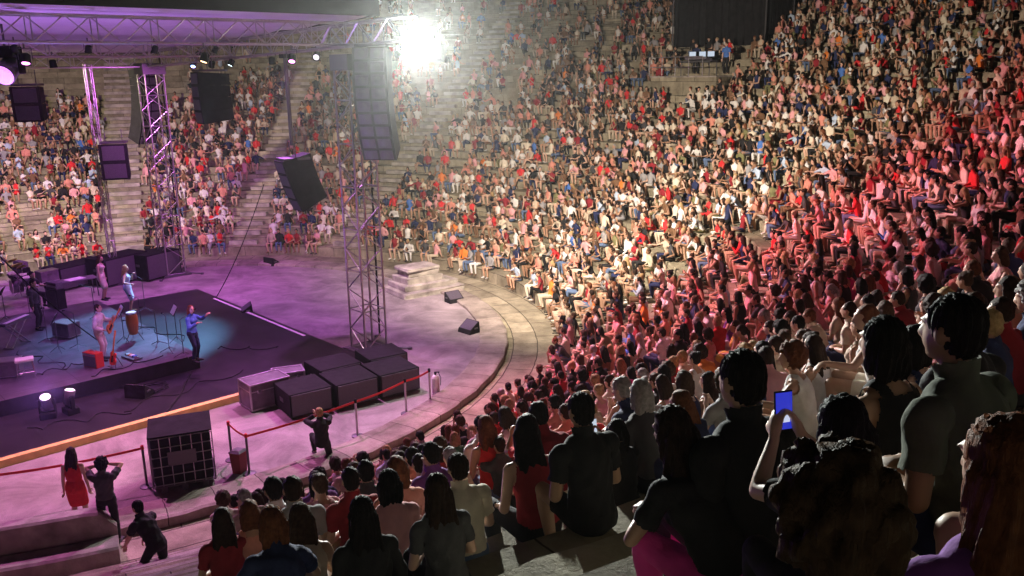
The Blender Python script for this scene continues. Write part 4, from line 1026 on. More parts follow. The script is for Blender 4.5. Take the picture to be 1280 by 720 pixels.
# lamps hung from the trusses that face the stage (lit faces seen in the photo)
def par(px, py, depth, lab, lens='lamp_soft', to=(-10, 30, 1)):
    loc = at(px, py, depth); t, mb, d = fixture_at(loc, to, 'wash', lab, 'small lamps clamped under the trusses', .9); mb.build('lens', M[lens], t)
par(280, 28, 36.5, 'pale lit lamp high on the front truss, right of centre', to=(-10, 20, 2)); par(310, 34, 35.2, 'pale lit lamp on the front truss beside another', to=(-8, 18, 2)); par(192, 47, 42.5, 'pale lit lamp where the far trusses meet', to=(-12, 20, 3)); par(212, 46, 41.5, 'small pale lamp right of the truss corner', to=(-12, 20, 3))
par(395, 72, 31.5, 'white lit lamp under the front truss near the near tower', to=(-7, 18, 3)); par(165, 91, 44.5, 'small white lamp beside the far line array', 'lamp_soft', to=(-8, 20, 4))
for i, lab in enumerate(('first small lilac lamp under the near side truss from the tower', 'second small lilac lamp under the near side truss', 'third small lilac lamp under the near side truss', 'fourth small lilac lamp under the near side truss')):
    loc = T1-TB*(4.6+1.7*i)+UP*(zt-.32); t, mb, d = fixture_at(loc, (-14, 26, 0), 'wash', lab, 'small lamps clamped under the trusses', .55); mb.build('lens', M['lamp_purple'], t)
# big dark moving light at the far left
t = thing('moving_light', at(10, 86, 22), 'large dark moving light with violet lens hanging at the far left', 'stage light')
mb = MB(); mb.box((0, 0, .42), (.62, .5, .28), None, .05); mb.build('base', M['black'], t)
mb = MB()
for s in (-1, 1): mb.box((s*.36, 0, .12), (.10, .2, .5), None, .03)
mb.box((0, 0, .34), (.72, .2, .06), None, .01)
mb.build('yoke', M['black'], t)
Mx = Matrix.Rotation(R(118), 3, 'X') @ Matrix.Rotation(R(25), 3, 'Z'); mb = MB(); mb.lathe([(.14, -.34), (.26, -.28), (.25, .05), (.29, .28), (.28, .31)], 18, (0, 0, -.02), Mx); h = mb.build('lamp_head', M['case'], t, True)
mb = MB(); mb.lathe([(.26, 0), (.2, .05), (.02, .07)], 18, Vector((0, 0, -.02))+Mx @ Vector((0, 0, .312)), Mx); mb.build('lens', M['lamp_purple'], h)
mb = MB(); mb.tube((0, 0, .55), (0, 0, 1.1), .03); mb.build('hanging_clamp', M['steel'], t)
# cables
def cable(pts, r, lab): mb = MB(); mb.path(pts, r, 6); tag(mb.build('cable', M['black']), lab, 'cable')
def hang(a, b, sag, n=14): a, b = Vector(a), Vector(b); return [a.lerp(b, i/n)-UP*sag*4*(i/n)*(1-i/n) for i in range(n+1)]
cable(hang(at(-30, 290, 27), onr(132, 432), .25), .022, 'black cable sloping from the left edge down to the guitarist')
cable(hang(at(330, 230, 33), onf(270, 372), .3), .018, 'thin dark guy line falling to the stage edge strip')
cable([onf(240, 470)+UP*.16, onf(232, 485)+UP*.16, onf(226, 500)+UP*.16, onf(214, 515)+UP*.155, onf(205, 528)+UP*.15, onf(198, 545)+UP*.05], .03, 'black cable running from the riser over the warm lit edge board')
def coil(c, r0, lab, n=46):
    rr = random.Random(int(c.x*100)); cable([c+Vector((r0*(1+.25*math.sin(i*.9))*math.cos(i*.55), r0*(1+.2*math.cos(i*.7))*math.sin(i*.55), .02+.02*math.sin(i*1.3)+.0012*i)) for i in range(n)], .014, lab)
coil(onf(190, 492)+UP*.15, .42, 'loose coil of black cable on the lower deck')
coil(onf(158, 486)+UP*.15, .30, 'smaller coil of cable next to the dark monitor')
pb = thing('pedal_board', onr(165, 448), 'pale pedal board on the riser among small boxes', 'pedal board', rz=rzs-1.4)
mb = MB(); mb.box((0, 0, .04), (.7, .34, .06), None, .01); mb.build('board', M['steel'], pb)
for i in range(5): mb = MB(); mb.box((-.27+.135*i, .02, .09), (.09, .14, .05), None, .008); mb.tube((-.27+.135*i, -.03, .115), (-.27+.135*i, -.03, .13), .018, 8); mb.build('pedal', M[['alu', 'orange', 'paper', 'bluecloth', 'chrome'][i]], pb)

# control booth on a masonry platform high in the middle of the tiers
def on_tiers(px, py):
    d = ray(px, py)
    for i in range(400, 9000):
        p = CAM+d*(i*.01); r = math.hypot(p.x-CX, p.y-CY); k = int((r-RF)/TREAD)
        if 0 <= k < NT and p.z < tier_z(k): return math.atan2(p.y-CY, p.x-CX), k
ab, kb = on_tiers(848, 122); rb_ = RF+TREAD*kb
plat = thing('stone_platform', pol(rb_+1.2, ab, tier_z(kb)), 'pale masonry block landing among the upper tiers below the black booth', 'platform', rz=ab-math.pi/2)
mb = MB(); mb.box((0, .6, .5), (4.6, 3.0, 1.0), None, .04); o = mb.build('masonry', M['stone'], plat)
l = o.data.uv_layers.new(name='UVMap')
for lp in o.data.loops:
    v = o.data.vertices[lp.vertex_index].co; l.data[lp.index].uv = (v.x+v.y, v.z)
mb = MB(); mb.box((0, .6, 1.03), (4.7, 3.1, .07), None, .02); mb.build('coping', M['marble'], plat)

def cajon(loc, lab, rz): 
    t = thing('flight_case', loc, lab, 'flight case', 'cases standing on the riser', rz); mb = MB(); mb.box((0, 0, .28), (.8, .5, .5), None, .015); mb.build('case_body', M['case'], t)
    mb = MB()
    for z in (.05, .52): mb.box((0, 0, z), (.82, .52, .03), None, .004)
    mb.build('edge_trim', M['alu'], t); mb = MB(); mb.box((0, -.256, .36), (.2, .02, .1), None, .005); mb.build('handle', M['steel'], t)
cajon(onr(10, 470), 'dark flight case at the left end of the riser', .3); cajon(onr(60, 352), 'dark case behind the drum kit', 1.0); cajon(onr(84, 420), 'dark flight case beside the lilac music stand', -.4)
for i, (x, y, lab) in enumerate(((30, 356, 'dark amplifier stack behind the cymbals'), (72, 385, 'dark amplifier stack beside the keyboard player'))):
    t = thing('amplifier_stack', onr(x, y), lab, 'amplifier', 'amplifier stacks on the riser', rzs-1.3)
    mb = MB(); mb.box((0, 0, .40), (.76, .36, .78), None, .02); c = mb.build('speaker_cabinet', M['black'], t); mb = MB(); mb.box((0, -.186, .40), (.7, .014, .7), None, .004); mb.build('grille', M['grille'], c)
    mb = MB(); mb.box((0, 0, .93), (.7, .28, .26), None, .02); c = mb.build('amplifier_head', M['case'], t); mb = MB(); mb.box((0, -.146, .9), (.64, .012, .08), None, .003); mb.build('control_panel', M['alu'], c)
for a in ((60, 428, 'microphone stand by the stool'), (38, 396, 'microphone stand over the drum kit'), (98, 436, 'microphone stand of the guitarist')): mic_stand(onr(a[0], a[1]), rng.uniform(0, 6), a[2])
rr = random.Random(3)
for i, (a, b_) in enumerate((((40, 470), (110, 452)), ((110, 470), (200, 446)), ((150, 400), (235, 425)), ((20, 440), (90, 462)))):
    p, q = onr(*a), onr(*b_); cable([p.lerp(q, j/16)+Vector((.16*math.sin(j*.9+i), .16*math.cos(j*1.1+i*2), .013)) for j in range(17)], .016, ['cable lying near the stool', 'cable lying along the riser edge by the amplifier', 'cable lying behind the conga drum', 'cable lying under the keyboard'][i])
for i, (a, b_) in enumerate((((30, 545), (160, 520)), ((150, 520), (300, 470)), ((268, 440), (350, 440)))):
    p, q = onf(*a)+UP*.152, onf(*b_)+UP*.152; cable([p.lerp(q, j/18)+Vector((.2*math.sin(j*.8+i), .2*math.cos(j*.9+i*2), 0)) for j in range(19)], .016, ['cable winding past the moving head lamps on the lower deck', 'cable winding over the dark lower deck to the flight case', 'cable winding over the deck behind the flight cases'][i])
# cable looms on the rig
for i, (a, b_, lab) in enumerate(((466, 182, 'black cable loom from the roof to the near line array'), )):
    pass
cable(hang(T1+TB*.5+UP*(ZT+.5), T1+TB*.46+UP*.4, .05), .035, 'black cable loom running down the near tower'); cable(hang(T2+TB*.5+UP*(ZT+.3), T2+TB*.46+UP*.4, .05), .035, 'black cable loom running down the far tower')
def booth():
    a, k = on_tiers(893, 62)
    t = thing('control_booth', pol(RF+TREAD*k+1.2, a, tier_z(k)-.3), 'black curtained control booth high among the tiers', 'booth', rz=a-math.pi/2)
    Mi = Rz(0)
    def wavy(p, q, h, z0):
        mb = MB(); n = 40; p, q = Vector(p), Vector(q); nn = UP.cross((q-p).normalized())
        vs = []
        for i in range(n+1):
            c = p.lerp(q, i/n)+nn*.07*math.sin(i*1.9); vs += [c+UP*z0, c+UP*(z0+h), c+nn*.02+UP*(z0+h), c+nn*.02+UP*z0]
        mb.add(vs, [(i*4+j, i*4+(j+1) % 4, i*4+4+(j+1) % 4, i*4+4+j) for i in range(n) for j in range(4)]); return mb
    wavy((-3.2, -.9, 0), (3.2, -.9, 0), 3.0, .35).build('front_curtain', M['blackcloth'], t)
    for s in (-1, 1): wavy((s*3.25, -.9, 0), (s*3.25, 2, 0), 3.2, .2).build('side_curtain', M['blackcloth'], t)
    mb = MB(); mb.box((0, .5, 3.6), (6.8, 3.2, .12), None, .02); mb.build('roof', M['fascia'], t)
    for s in (-1, 1):
        for u in (-1, 2.1): mb = MB(); mb.tube((s*3.3, u, 0), (s*3.3, u, 3.6), .05); mb.build('post', M['steel'], t)
    d = thing('mixing_desk', plat.location+Rz(plat.rotation_euler.z) @ Vector((-.2, .8, 1.065)), 'mixing desk with glowing screens on the masonry landing under the booth', 'mixing desk', rz=plat.rotation_euler.z)
    mb = MB(); mb.box((0, 0, .78), (2.2, .8, .10), None, .02); mb.build('desk_top', M['steel'], d)
    mb = MB(); mb.box((0, -.05, .92), (1.5, .6, .14), Matrix.Rotation(R(-10), 3, 'X'), .02); mb.build('console', M['case'], d)
    for s in (-1, 1):
        for u in (-1, 1): mb = MB(); mb.tube((s*1.0, u*.34, 0), (s*1.0, u*.34, .76), .03); mb.build('leg', M['steel'], d)
    for x in (-.6, .1, .7):
        mb = MB(); mb.box((x, .2, 1.2), (.5, .03, .32), None, .006); mb.tube((x, .22, .95), (x, .22, 1.15), .02); sc = mb.build('monitor', M['black'], d)
        mb = MB(); mb.box((x, .182, 1.2), (.46, .008, .28)); mb.build('screen', M['screen_white'], sc)
    r = thing('railing', plat.location+Rz(plat.rotation_euler.z) @ Vector((-.2, -.95, 1.065)), 'thin pale railing along the front of the control landing', 'railing', rz=plat.rotation_euler.z)
    mb = MB()
    for z in (.5, 1.05): mb.tube((-2.2, 0, z), (1.6, 0, z), .025)
    mb.build('rail', M['alu'], r)
    for i in range(5): mb = MB(); mb.tube((-2.2+.95*i, 0, 0), (-2.2+.95*i, 0, 1.05), .025); mb.build('baluster', M['alu'], r)
    return t
BOOTH = booth()

# ------------------------------------------------------------------ named people
placed = []                       # (x, y, clear radius)
used = set()
POSEW = {'lap': 'hands in lap', 'clap': 'clapping', 'lean': 'leaning on knees', 'folded': 'arms folded', 'chin': 'chin on hand', 'phone': 'both hands up', 'back': 'leaning back', 'turn': 'head turned aside',
         'turnl': 'head turned aside', 'cross': 'legs crossed', 'reach': 'one arm stretched out', 'bigarm': 'one arm raised', 'stand': 'standing', 'walk': 'walking'}
HAIRW = {'long': 'long {} hair', 'mid': 'shoulder-length {} hair', 'bun': '{} hair bun', 'tail': '{} ponytail', 'curly': 'curly {} hair', 'short': 'short {} hair'}
HAIRW_F = ['long', 'long', 'long', 'mid', 'mid', 'bun', 'tail', 'curly']
TOPW = ['white']*16+['cream']*9+['beige']*7+['black']*14+['charcoal']*4+['grey']*5+['navy']*7+['blue']*1+['pale blue']*2+['red']*7+['dark red']*8+['pink']*8+['salmon']*8+['orange']*1+['yellow']*1+['green']*1+['olive']*3+['teal']*1+['purple']*1+['brown']*7+['magenta']*1
TOPF = [c for c in TOPW if c not in ('green', 'teal', 'purple', 'magenta', 'yellow')]
BOTW = ['denim blue']*5+['black']*4+['white']*2+['beige']*3+['grey']*1+['navy']*2+['olive']*1+['brown']*1+['cream']
def mk_label(top, topc, bot, botc, hair, hairc, pose, extra=''):
    lab = f"{HAIRW[hair].format(hairc)}, {topc} {TOPN[top]}"
    if bot: lab += f", {botc} {bot}"
    if pose in POSEW: lab += f", {POSEW[pose]}"
    if len(lab.split()) > 13: lab = lab.replace('shoulder length', 'mid length').replace('long sleeved', 'long-sleeved')
    return 'person with '+lab+extra
def attrs(fem=None, pose=None, **fix):
    for _ in range(200):
        f = rng.random() < .56 if fem is None else fem
        hair = fix.get('hair') or (rng.choice(HAIRW_F) if f else rng.choice(['short']*5+['curly']))
        hc = fix.get('hairc') or rng.choice(['black']*4+['dark brown']*6+['brown']*3+['auburn']*2+['blond']*2+['grey'])
        top = fix.get('top') or (rng.choice(['tee', 'vest', 'vest', 'dress', 'dress', 'shirt']) if f else rng.choice(['tee']*4+['shirt']*2))
        tc = fix.get('topc') or rng.choice(TOPW)
        bot = None if top == 'dress' else (fix.get('bot') or rng.choice(['shorts', 'trousers']))
        bc = fix.get('botc') or rng.choice(BOTW)
        po = pose or rng.choice(['lap']*4+['clap']*3+['lean']*4+['folded', 'chin', 'chin', 'phone', 'back', 'turn', 'turnl', 'cross', 'cross', 'reach'][:10])
        key = (hair, hc, top, tc, bot, bc if bot else '', po)
        if key not in used: used.add(key); break
    return dict(pose=po, fem=f, hair=hair, hairc=hc, top=top, topc=tc, bot=bot, botc=bc, skin=rng.choice([0, 0, 1, 1, 2, 3]))

def head_of(pose, fem): 
    return figure(pose, fem).J['head']
def facing(pos, mix=.35):
    c = Vector((CX-pos[0], CY-pos[1], 0)).normalized(); s = Vector((-9.5-pos[0], 31-pos[1], 0)).normalized()
    d = (c*(1-mix)+s*mix).normalized(); return math.atan2(d.y, d.x)-math.pi/2
def seat_from_pixel(px, py, pose, fem, dist=None):
    """the tier, the place along it and the build of the sitter whose head is seen at this pixel"""
    h = head_of(pose, fem); best = None
    for k in range(NT):
        for s in (.92, .95, .98, 1.01, 1.04, 1.07, 1.10, 1.13, 1.16):
            z = tier_z(k)+h.z*s; d = ray(px, py); t = (z-CAM.z)/d.z
            if t < .7: continue
            q = CAM+d*t; a = math.atan2(q.y-CY, q.x-CX); rq = math.hypot(q.x-CX, q.y-CY)
            if not (R(A0) < a < R(A1)) : continue
            dr = (rq + h.y*s) - (RF+TREAD*k)
            dc = min(max(dr, -.06), .20)
            err = abs(dr-dc)*2+abs(s-1)*.5+abs(dc-.04)*.3 + (abs(t-dist)*.30 if dist else 0)
            if best is None or err < best[0]: best = (err, k, s, dc, a, t)
    return best
BIGN = 0
def sitter(px, py, extra, mix=.35, yaw=0, clear=.42, label=None, big=None, group='audience on the tiers near the camera', dist=None, **fx):
    A = attrs(**fx); b = seat_from_pixel(px, py, A['pose'], A['fem'], dist)
    if b is None: return
    _, k, s, dc, a, t = b
    pos = pol(RF+TREAD*k+dc, a, tier_z(k)+.004)
    lab = label or mk_label(A['top'], A['topc'], A['bot'], A['botc'], A['hair'], A['hairc'], A['pose'])
    person(pos, facing(pos, mix)+R(yaw), A['pose'], A['fem'], A['skin'], A['hair'], A['hairc'], A['top'], A['topc'], A['bot'], A['botc'], lab, group, big=(t < 7 if big is None else big), scale=s)
    placed.append((pos.x, pos.y, clear)); return pos, facing(pos, mix)+R(yaw), A, s
S = sitter
def in_hands(res):                    # the point between both hands of a sitter
    pos, yw, A, s = res; J = figure(A['pose'], A['fem']).J
    h = (J['wrL']+J['wrR'])/2+(J['hdL']+J['hdR']).normalized()*.11
    return pos+Rz(yw) @ (h*s), yw
S(1150, 405, '', dist=2.9, yaw=4, fem=False, pose='lap', hair='short', hairc='black', top='tee', topc='grey green', bot='shorts', botc='navy', label='dark haired man in grey green t-shirt, big back view at right', clear=.55)
S(1203, 402, '', dist=4.0, yaw=-6, fem=False, pose='folded', hair='short', hairc='black', top='tee', topc='black', bot='trousers', botc='black', label='short haired person in black just right of the grey green back')
S(1254, 345, '', dist=3.0, yaw=20, fem=True, pose='turn', hair='bun', hairc='dark brown', top='vest', topc='purple', bot='shorts', botc='black', label='woman with dark hair bun and purple top at the right edge', clear=.5)
S(1036, 655, '', dist=1.6, yaw=0, fem=True, pose='lap', hair='curly', hairc='brown', top='tee', topc='black', bot='trousers', botc='black', label='large head of curly brown hair nearest the camera, bottom right', clear=.6)
S(1262, 585, '', dist=2.7, yaw=-26, fem=True, pose='bigarm', hair='long', hairc='auburn', top='tee', topc='purple', bot='trousers', botc='dark red', label='auburn haired woman raising one arm in the bottom right corner', clear=.55)
S(922, 475, '', dist=4.4, fem=False, pose='lap', hair='short', hairc='black', top='tee', topc='black', bot='trousers', botc='black', label='broad black t-shirt back beside the woman with long dark hair', clear=.5)
S(842, 540, '', dist=4.6, yaw=8, fem=True, pose='lean', hair='long', hairc='dark brown', top='tee', topc='black', bot='trousers', botc='magenta', label='woman with long dark hair and magenta trousers beside the empty steps', clear=.5)
S(708, 505, '', dist=7.2, fem=False, pose='lap', hair='short', hairc='black', top='tee', topc='black', bot='shorts', botc='black', label='short haired black t-shirt back at the top of the empty steps')
S(655, 540, '', dist=7.0, yaw=10, fem=True, pose='turnl', hair='long', hairc='black', top='vest', topc='dark red', bot='trousers', botc='black', label='long black hair and dark red top left of the empty steps', clear=.45)
S(546, 612, '', dist=6.0, fem=True, pose='lap', hair='long', hairc='dark brown', top='tee', topc='charcoal', bot='trousers', botc='black', label='woman with long dark hair in charcoal t-shirt, bottom centre', clear=.5)
S(455, 645, '', dist=5.6, fem=True, pose='lap', hair='long', hairc='black', top='shirt', topc='black', bot='trousers', botc='black', label='black clad woman with long black hair, left of the charcoal back', clear=.5)
S(338, 655, '', dist=6, fem=True, pose='lean', hair='mid', hairc='auburn', top='tee', topc='navy', bot='trousers', botc='black', label='auburn haired woman in navy t-shirt at the bottom of the picture')
S(278, 650, '', dist=8, fem=True, pose='lap', hair='long', hairc='dark brown', top='tee', topc='dark red', bot='shorts', botc='black', label='long haired person in dark red at the left end of the near rows')
S(377, 648, '', dist=7, yaw=-8, fem=True, pose='chin', hair='long', hairc='brown', top='vest', topc='beige', bot='shorts', botc='black')
for a in ((345, 612, 8.8, 'short', 'black', 'tee', 'white'), (366, 612, 8.3, 'short', 'dark brown', 'tee', 'grey'), (402, 606, 9.5, 'bun', 'brown', 'vest', 'pink'), (438, 600, 8.0, 'short', 'black', 'tee', 'dark red'), (457, 590, 9.0, 'short', 'black', 'tee', 'charcoal'), (486, 605, 6.9, 'mid', 'black', 'tee', 'pink'), (515, 572, 10.3, 'short', 'black', 'tee', 'salmon'), (541, 568, 8.6, 'short', 'black', 'tee', 'purple'), (572, 585, 7.0, 'short', 'dark brown', 'tee', 'cream'),
          (598, 528, 11.5, 'long', 'auburn', 'vest', 'red'), (628, 520, 13, 'mid', 'dark brown', 'vest', 'pink'), (655, 512, 8.8, 'short', 'black', 'shirt', 'dark red'), (578, 520, 13, 'short', 'black', 'shirt', 'white'), (312, 640, 8, 'mid', 'auburn', 'vest', 'salmon')):
    S(a[0], a[1], '', dist=a[2], fem=a[3] in ('long', 'mid', 'bun'), pose=rng.choice(['lap', 'lean', 'chin', 'lap']), hair=a[3], hairc=a[4], top=a[5], topc=a[6], clear=.36)
S(762, 480, '', dist=10, yaw=12, fem=False, pose='lean', hair='short', hairc='grey', top='tee', topc='navy', bot='shorts', botc='grey', label='grey haired man in navy t-shirt leaning on his knees')
S(800, 492, '', dist=8.2, fem=True, pose='lap', hair='mid', hairc='grey', top='tee', topc='charcoal', bot='trousers', botc='black', label='grey shoulder length hair over charcoal t-shirt in the shadowed rows')
S(990, 445, '', dist=8.5, yaw=22, fem=True, pose='reach', hair='curly', hairc='auburn', top='vest', topc='white', bot='shorts', botc='white', label='curly auburn woman in white stretching one arm to her left')
S(1080, 395, '', dist=9.5, yaw=20, fem=True, pose='reach', hair='long', hairc='auburn', top='vest', topc='white', bot='shorts', botc='cream', label='long auburn hair, white sleeveless top, arm stretched toward a neighbour')
S(1102, 430, '', dist=3.9, fem=True, pose='lap', hair='mid', hairc='black', top='vest', topc='black', bot='trousers', botc='black', label='woman with black shoulder length hair left of the grey green back', clear=.45)
PH1 = S(1055, 535, '', dist=3.0, yaw=-12, fem=True, pose='phone', hair='long', hairc='black', top='tee', topc='black', bot='trousers', botc='black', label='long black hair and black t-shirt holding up a blue lit phone', clear=.55)
S(962, 410, '', fem=False, pose='clap', hair='short', hairc='dark brown', top='tee', topc='navy', bot='shorts', botc='beige')
S(1184, 292, '', yaw=48, fem=False, pose='turnl', hair='short', hairc='black', top='tee', topc='navy', bot='shorts', botc='red')
S(1226, 246, '', yaw=30, fem=True, pose='turn', hair='mid', hairc='dark brown', top='vest', topc='white', bot='shorts', botc='beige')
S(1118, 330, '', yaw=40, fem=True, pose='reach', hair='long', hairc='dark brown', top='tee', topc='white', bot='shorts', botc='denim blue')
S(1250, 320, '', yaw=30, fem=True, pose='clap', hair='mid', hairc='brown', top='vest', topc='pink', bot='shorts', botc='black')
S(1066, 300, '', yaw=20, fem=True, pose='chin', hair='mid', hairc='black', top='tee', topc='white', bot='shorts', botc='salmon')

PH2 = S(640, 566, '', dist=11, fem=False, pose='phone', hair='short', hairc='dark brown', top='tee', topc='charcoal', bot='trousers', botc='denim blue', label='short haired person in charcoal holding up a small pale lit phone')
PH3 = S(772, 540, '', dist=8.6, fem=True, pose='phone', hair='tail', hairc='black', top='tee', topc='black', bot='shorts', botc='black', label='black ponytail, black t-shirt, holding a dim phone near the man in navy')
# band and crew
def stander(pos, target, pose, fem, lab, big=False, group=None, scale=1.05, **k):
    d = Vector(target)-Vector(pos); yaw = math.atan2(d.y, d.x)-math.pi/2
    t = person(pos, yaw, pose, fem, k.get('skin', 0), k.get('hair', 'long'), k.get('hairc', 'dark brown'), k.get('top', 'tee'), k.get('topc', 'black'), k.get('bot'), k.get('botc', 'black'), lab, group, big, scale, eyes=k.get('eyes', False))
    placed.append((pos[0], pos[1], .5)); return t
AUD = (12, 50, 0)
BG = 'musicians on the riser'; CG = 'people on the floor below the stage'
sp = onr(163, 390); stander(sp, (4, 36, 0), 'sing', True, 'singer in long pale blue dress at the microphone', group=BG, top='dress', topc='pale blue', hair='long', hairc='blond', eyes=True)
mic_stand(sp+(Vector((4, 36, 0))-sp).normalized()*.55, math.atan2(36-sp.y, 4-sp.x)+math.pi/2, 'microphone stand right before the singer', 1.5, .28)
gpz = onr(128, 450); gt = stander(gpz, (0, 26, 0), 'guitar', False, 'guitarist all in white beside the red amplifier', group=BG, top='shirt', topc='white', bot='trousers', botc='white', hair='short', hairc='dark brown', skin=2, eyes=True)
yw = gt.rotation_euler.z; fg = Vector((-math.sin(yw), math.cos(yw), 0))
guitar(gpz+fg*.235+UP*.84, yw+math.pi, 'dark guitar held by the man in white', M['orange'], Mx=Matrix.Rotation(R(62), 3, 'Y') @ Matrix.Translation((0, 0, -.34)).to_3x3())
vp = onr(244, 452); vt = stander(vp, (-2, 24, 0), 'violin', True, 'violinist with auburn hair in blue at the front corner of the riser', group=BG, top='shirt', topc='blue', bot='trousers', botc='navy', hair='mid', hairc='auburn', eyes=True)
dp = onr(44, 384); stander(dp, (-4, 30, 0), 'seatplay', False, 'drummer in black among drums at the far left', group=BG, top='tee', topc='black', bot='trousers', botc='black', hair='short', hairc='black')
t = thing('drum_stool', dp-Vector((0, 0, 0)), 'low round stool under the drummer', 'stool')
mb = MB(); mb.lathe([(.15, .40), (.17, .42), (.17, .46), (.14, .48)], 16); mb.build('seat', M['black'], t)
mb = MB(); mb.tube((0, 0, .1), (0, 0, .42), .02)
for k in range(3): a = k*2.094; mb.tube((0, 0, .2), (.22*math.cos(a), .22*math.sin(a), .012), .012)
mb.build('tripod', M['chrome'], t)
stander(onr(48, 412), (-2, 30, 0), 'stand', False, 'keyboard player in charcoal standing at the left of the riser', group=BG, top='shirt', topc='charcoal', bot='trousers', botc='black', hair='short', hairc='black')
stander(onr(130, 375), (-2, 34, 0), 'clap' if False else 'stand', True, 'backing singer in pale clothes behind the guitarist', group=BG, top='dress', topc='cream', hair='long', hairc='brown')
stander(onf(102, 660), (-12, 30, 0), 'stand', True, 'woman in long red dress with long dark hair behind the tape', True, CG, top='dress', topc='red', hair='long', hairc='dark brown')
cp = onf(140, 676); ct = stander(cp, (-11.5, 28, 0), 'camera', False, 'man in black photographing the stage with both hands up', True, CG, top='tee', topc='charcoal', bot='trousers', botc='black', hair='curly', hairc='black')
yw = ct.rotation_euler.z; fg = Vector((-math.sin(yw), math.cos(yw), 0))
t = thing('camera_body', cp+fg*.25+UP*1.66, 'black camera held up by the photographing man', 'camera', rz=yw)
mb = MB(); mb.box((0, 0, 0), (.14, .07, .10), None, .015); mb.box((0, 0, .06), (.06, .05, .04), None, .01); mb.build('housing', M['black'], t)
mb = MB(); mb.lathe([(.035, 0), (.04, .02), (.04, .10), (.045, .12)], 14, (0, .03, -.005), Matrix.Rotation(R(-90), 3, 'X')); mb.build('lens_barrel', M['steel'], t)
bp2 = onf(206, 722)+UP*0
stander(gp(196, 734, .42), (-14, 17.5, 0), 'bend', False, 'man in black bending forward over the bench', True, CG, top='tee', topc='black', bot='trousers', botc='black', hair='short', hairc='black')
kp_ = onf(404, 574); stander(kp_+UP*.0, (-9, 29, 0), 'kneel', False, 'kneeling photographer in black beside the tape', True, CG, top='shirt', topc='black', bot='trousers', botc='black', hair='short', hairc='blond')
for px, py, fe, lab, kw in ((347, 308, True, 'woman walking in white along the far walkway', dict(top='dress', topc='white')), (508, 316, True, 'woman in pink walking on the walkway behind the near tower', dict(top='dress', topc='pink', hairc='auburn')), (655, 318, False, 'man in black standing at the foot of the far tiers', dict(top='shirt', topc='black', bot='trousers', hair='short')),
                          (622, 345, True, 'woman in salmon dress walking at the foot of the tiers', dict(top='dress', topc='salmon')), (50, 330, True, 'lilac lit person standing behind the drum kit', dict(top='dress', topc='cream')), ):
    stander(onf(px, py, -.10), (-10, 30, 0), 'walk', fe, lab, group='people walking on the walkway', **kw)
for k, (dx, dy, tc) in enumerate(((-1.3, .3, 'navy'), (.8, .2, 'blue'))):
    q = plat.location+Rz(plat.rotation_euler.z) @ Vector((dx+.2, dy if dy > 1 else 1.75, 1.07)); stander(q, (-10, 30, 0), 'stand', False, ['technician in navy at the left of the mixing desk', 'technician in blue at the right of the mixing desk', 'technician in black behind the middle of the mixing desk'][k], group='technicians at the mixing desk', top='tee', topc=tc, bot='trousers', botc='black', hair='short')

# lit phones held up
def phone(res, lab, m, s=1.):
    if res is None: return
    p, yw = in_hands(res); t = thing('phone', p, lab, 'phone', 'lit phones in the crowd', yw); t.scale = (s,)*3; t.rotation_euler.x = R(-8)
    mb = MB(); mb.box((0, 0, 0), (.078, .009, .158), None, .004); mb.build('case', M['black'], t)
    mb = MB(); mb.box((0, -.0056, 0), (.07, .002, .145)); sc = mb.build('screen', M[m], t)
    mb = MB(); mb.box((.006, -.0072, -.025), (.035, .001, .04)); mb.build('picture', M['screen_glow'], sc)
phone(PH1, 'phone with blue lit screen held up in the dark rows', 'screen_blue'); phone(PH2, 'small pale lit phone held above the near rows', 'screen_white', 1.1); phone(PH3, 'dim pale phone by the man in navy', 'screen_white', .9)

# ------------------------------------------------------------------ the rest of the audience, row by row
def occupancy(x, y):
    if 590 < x < 815 and y > 560: return 0
    if x < 262 and y > 560: return 0
    if x < 235 and y < 118: return 0
    if x < 300 and y < 100: return .1
    if x < 460 and y < 82: return .05
    if 430 <= x < 650 and y < 130: return .42 if y > 60 else .22
    if 480 <= x < 590 and y < 215: return .6
    if 640 <= x < 850 and y < 75: return .42
    if 640 <= x < 830 and y < 110: return .55
    if x > 850 and y < 130: return .80
    if x < 60 and y > 245: return .5
    if x > 1150 and y < 200: return .80
    if x > 1000: return .88
    if y > 430: return .80
    return .90
cand = []
pc = plat.location; 
for k in range(NT):
    r = RF+TREAD*k; n = int(R(A1-A0)*r/.52)
    for i in range(n):
        a = R(A0)+R(A1-A0)*(i+.5+rng.uniform(-.22, .22))/n
        if any(abs(a-q)*r < (1.05 if j == 0 else .85) for j, q in enumerate(AISLES)): continue
        pos = pol(r+rng.uniform(-.04, .12), a, tier_z(k)+.004); x, y, d = proj(pos+UP*.5)
        if d < 2.2 or not (-160 < x < 1750 and -30 < y < 770): continue
        cl = .5+.5*math.sin(a*r*.9+k*1.3)*math.sin(a*r*.37-k*.8+1)
        if rng.random() > occupancy(x, y)*(.42+.72*cl): continue
        if any((pos.x-u)**2+(pos.y-v)**2 < (c+.06)**2 for u, v, c in placed): continue
        lp = Rz(-plat.rotation_euler.z) @ (pos-pc)
        if abs(lp.x) < 2.7 and -1.6 < lp.y < 3.2: continue
        lb = Rz(-BOOTH.rotation_euler.z) @ (pos-BOOTH.location)
        if abs(lb.x) < 3.6 and -1.6 < lb.y < 3.5: continue
        if d < 6.0 and (x > 880 or y > 560) and x < 1330: continue
        cand.append((d, pos, a, k, x, y))
cand.sort(key=lambda c: c[0])
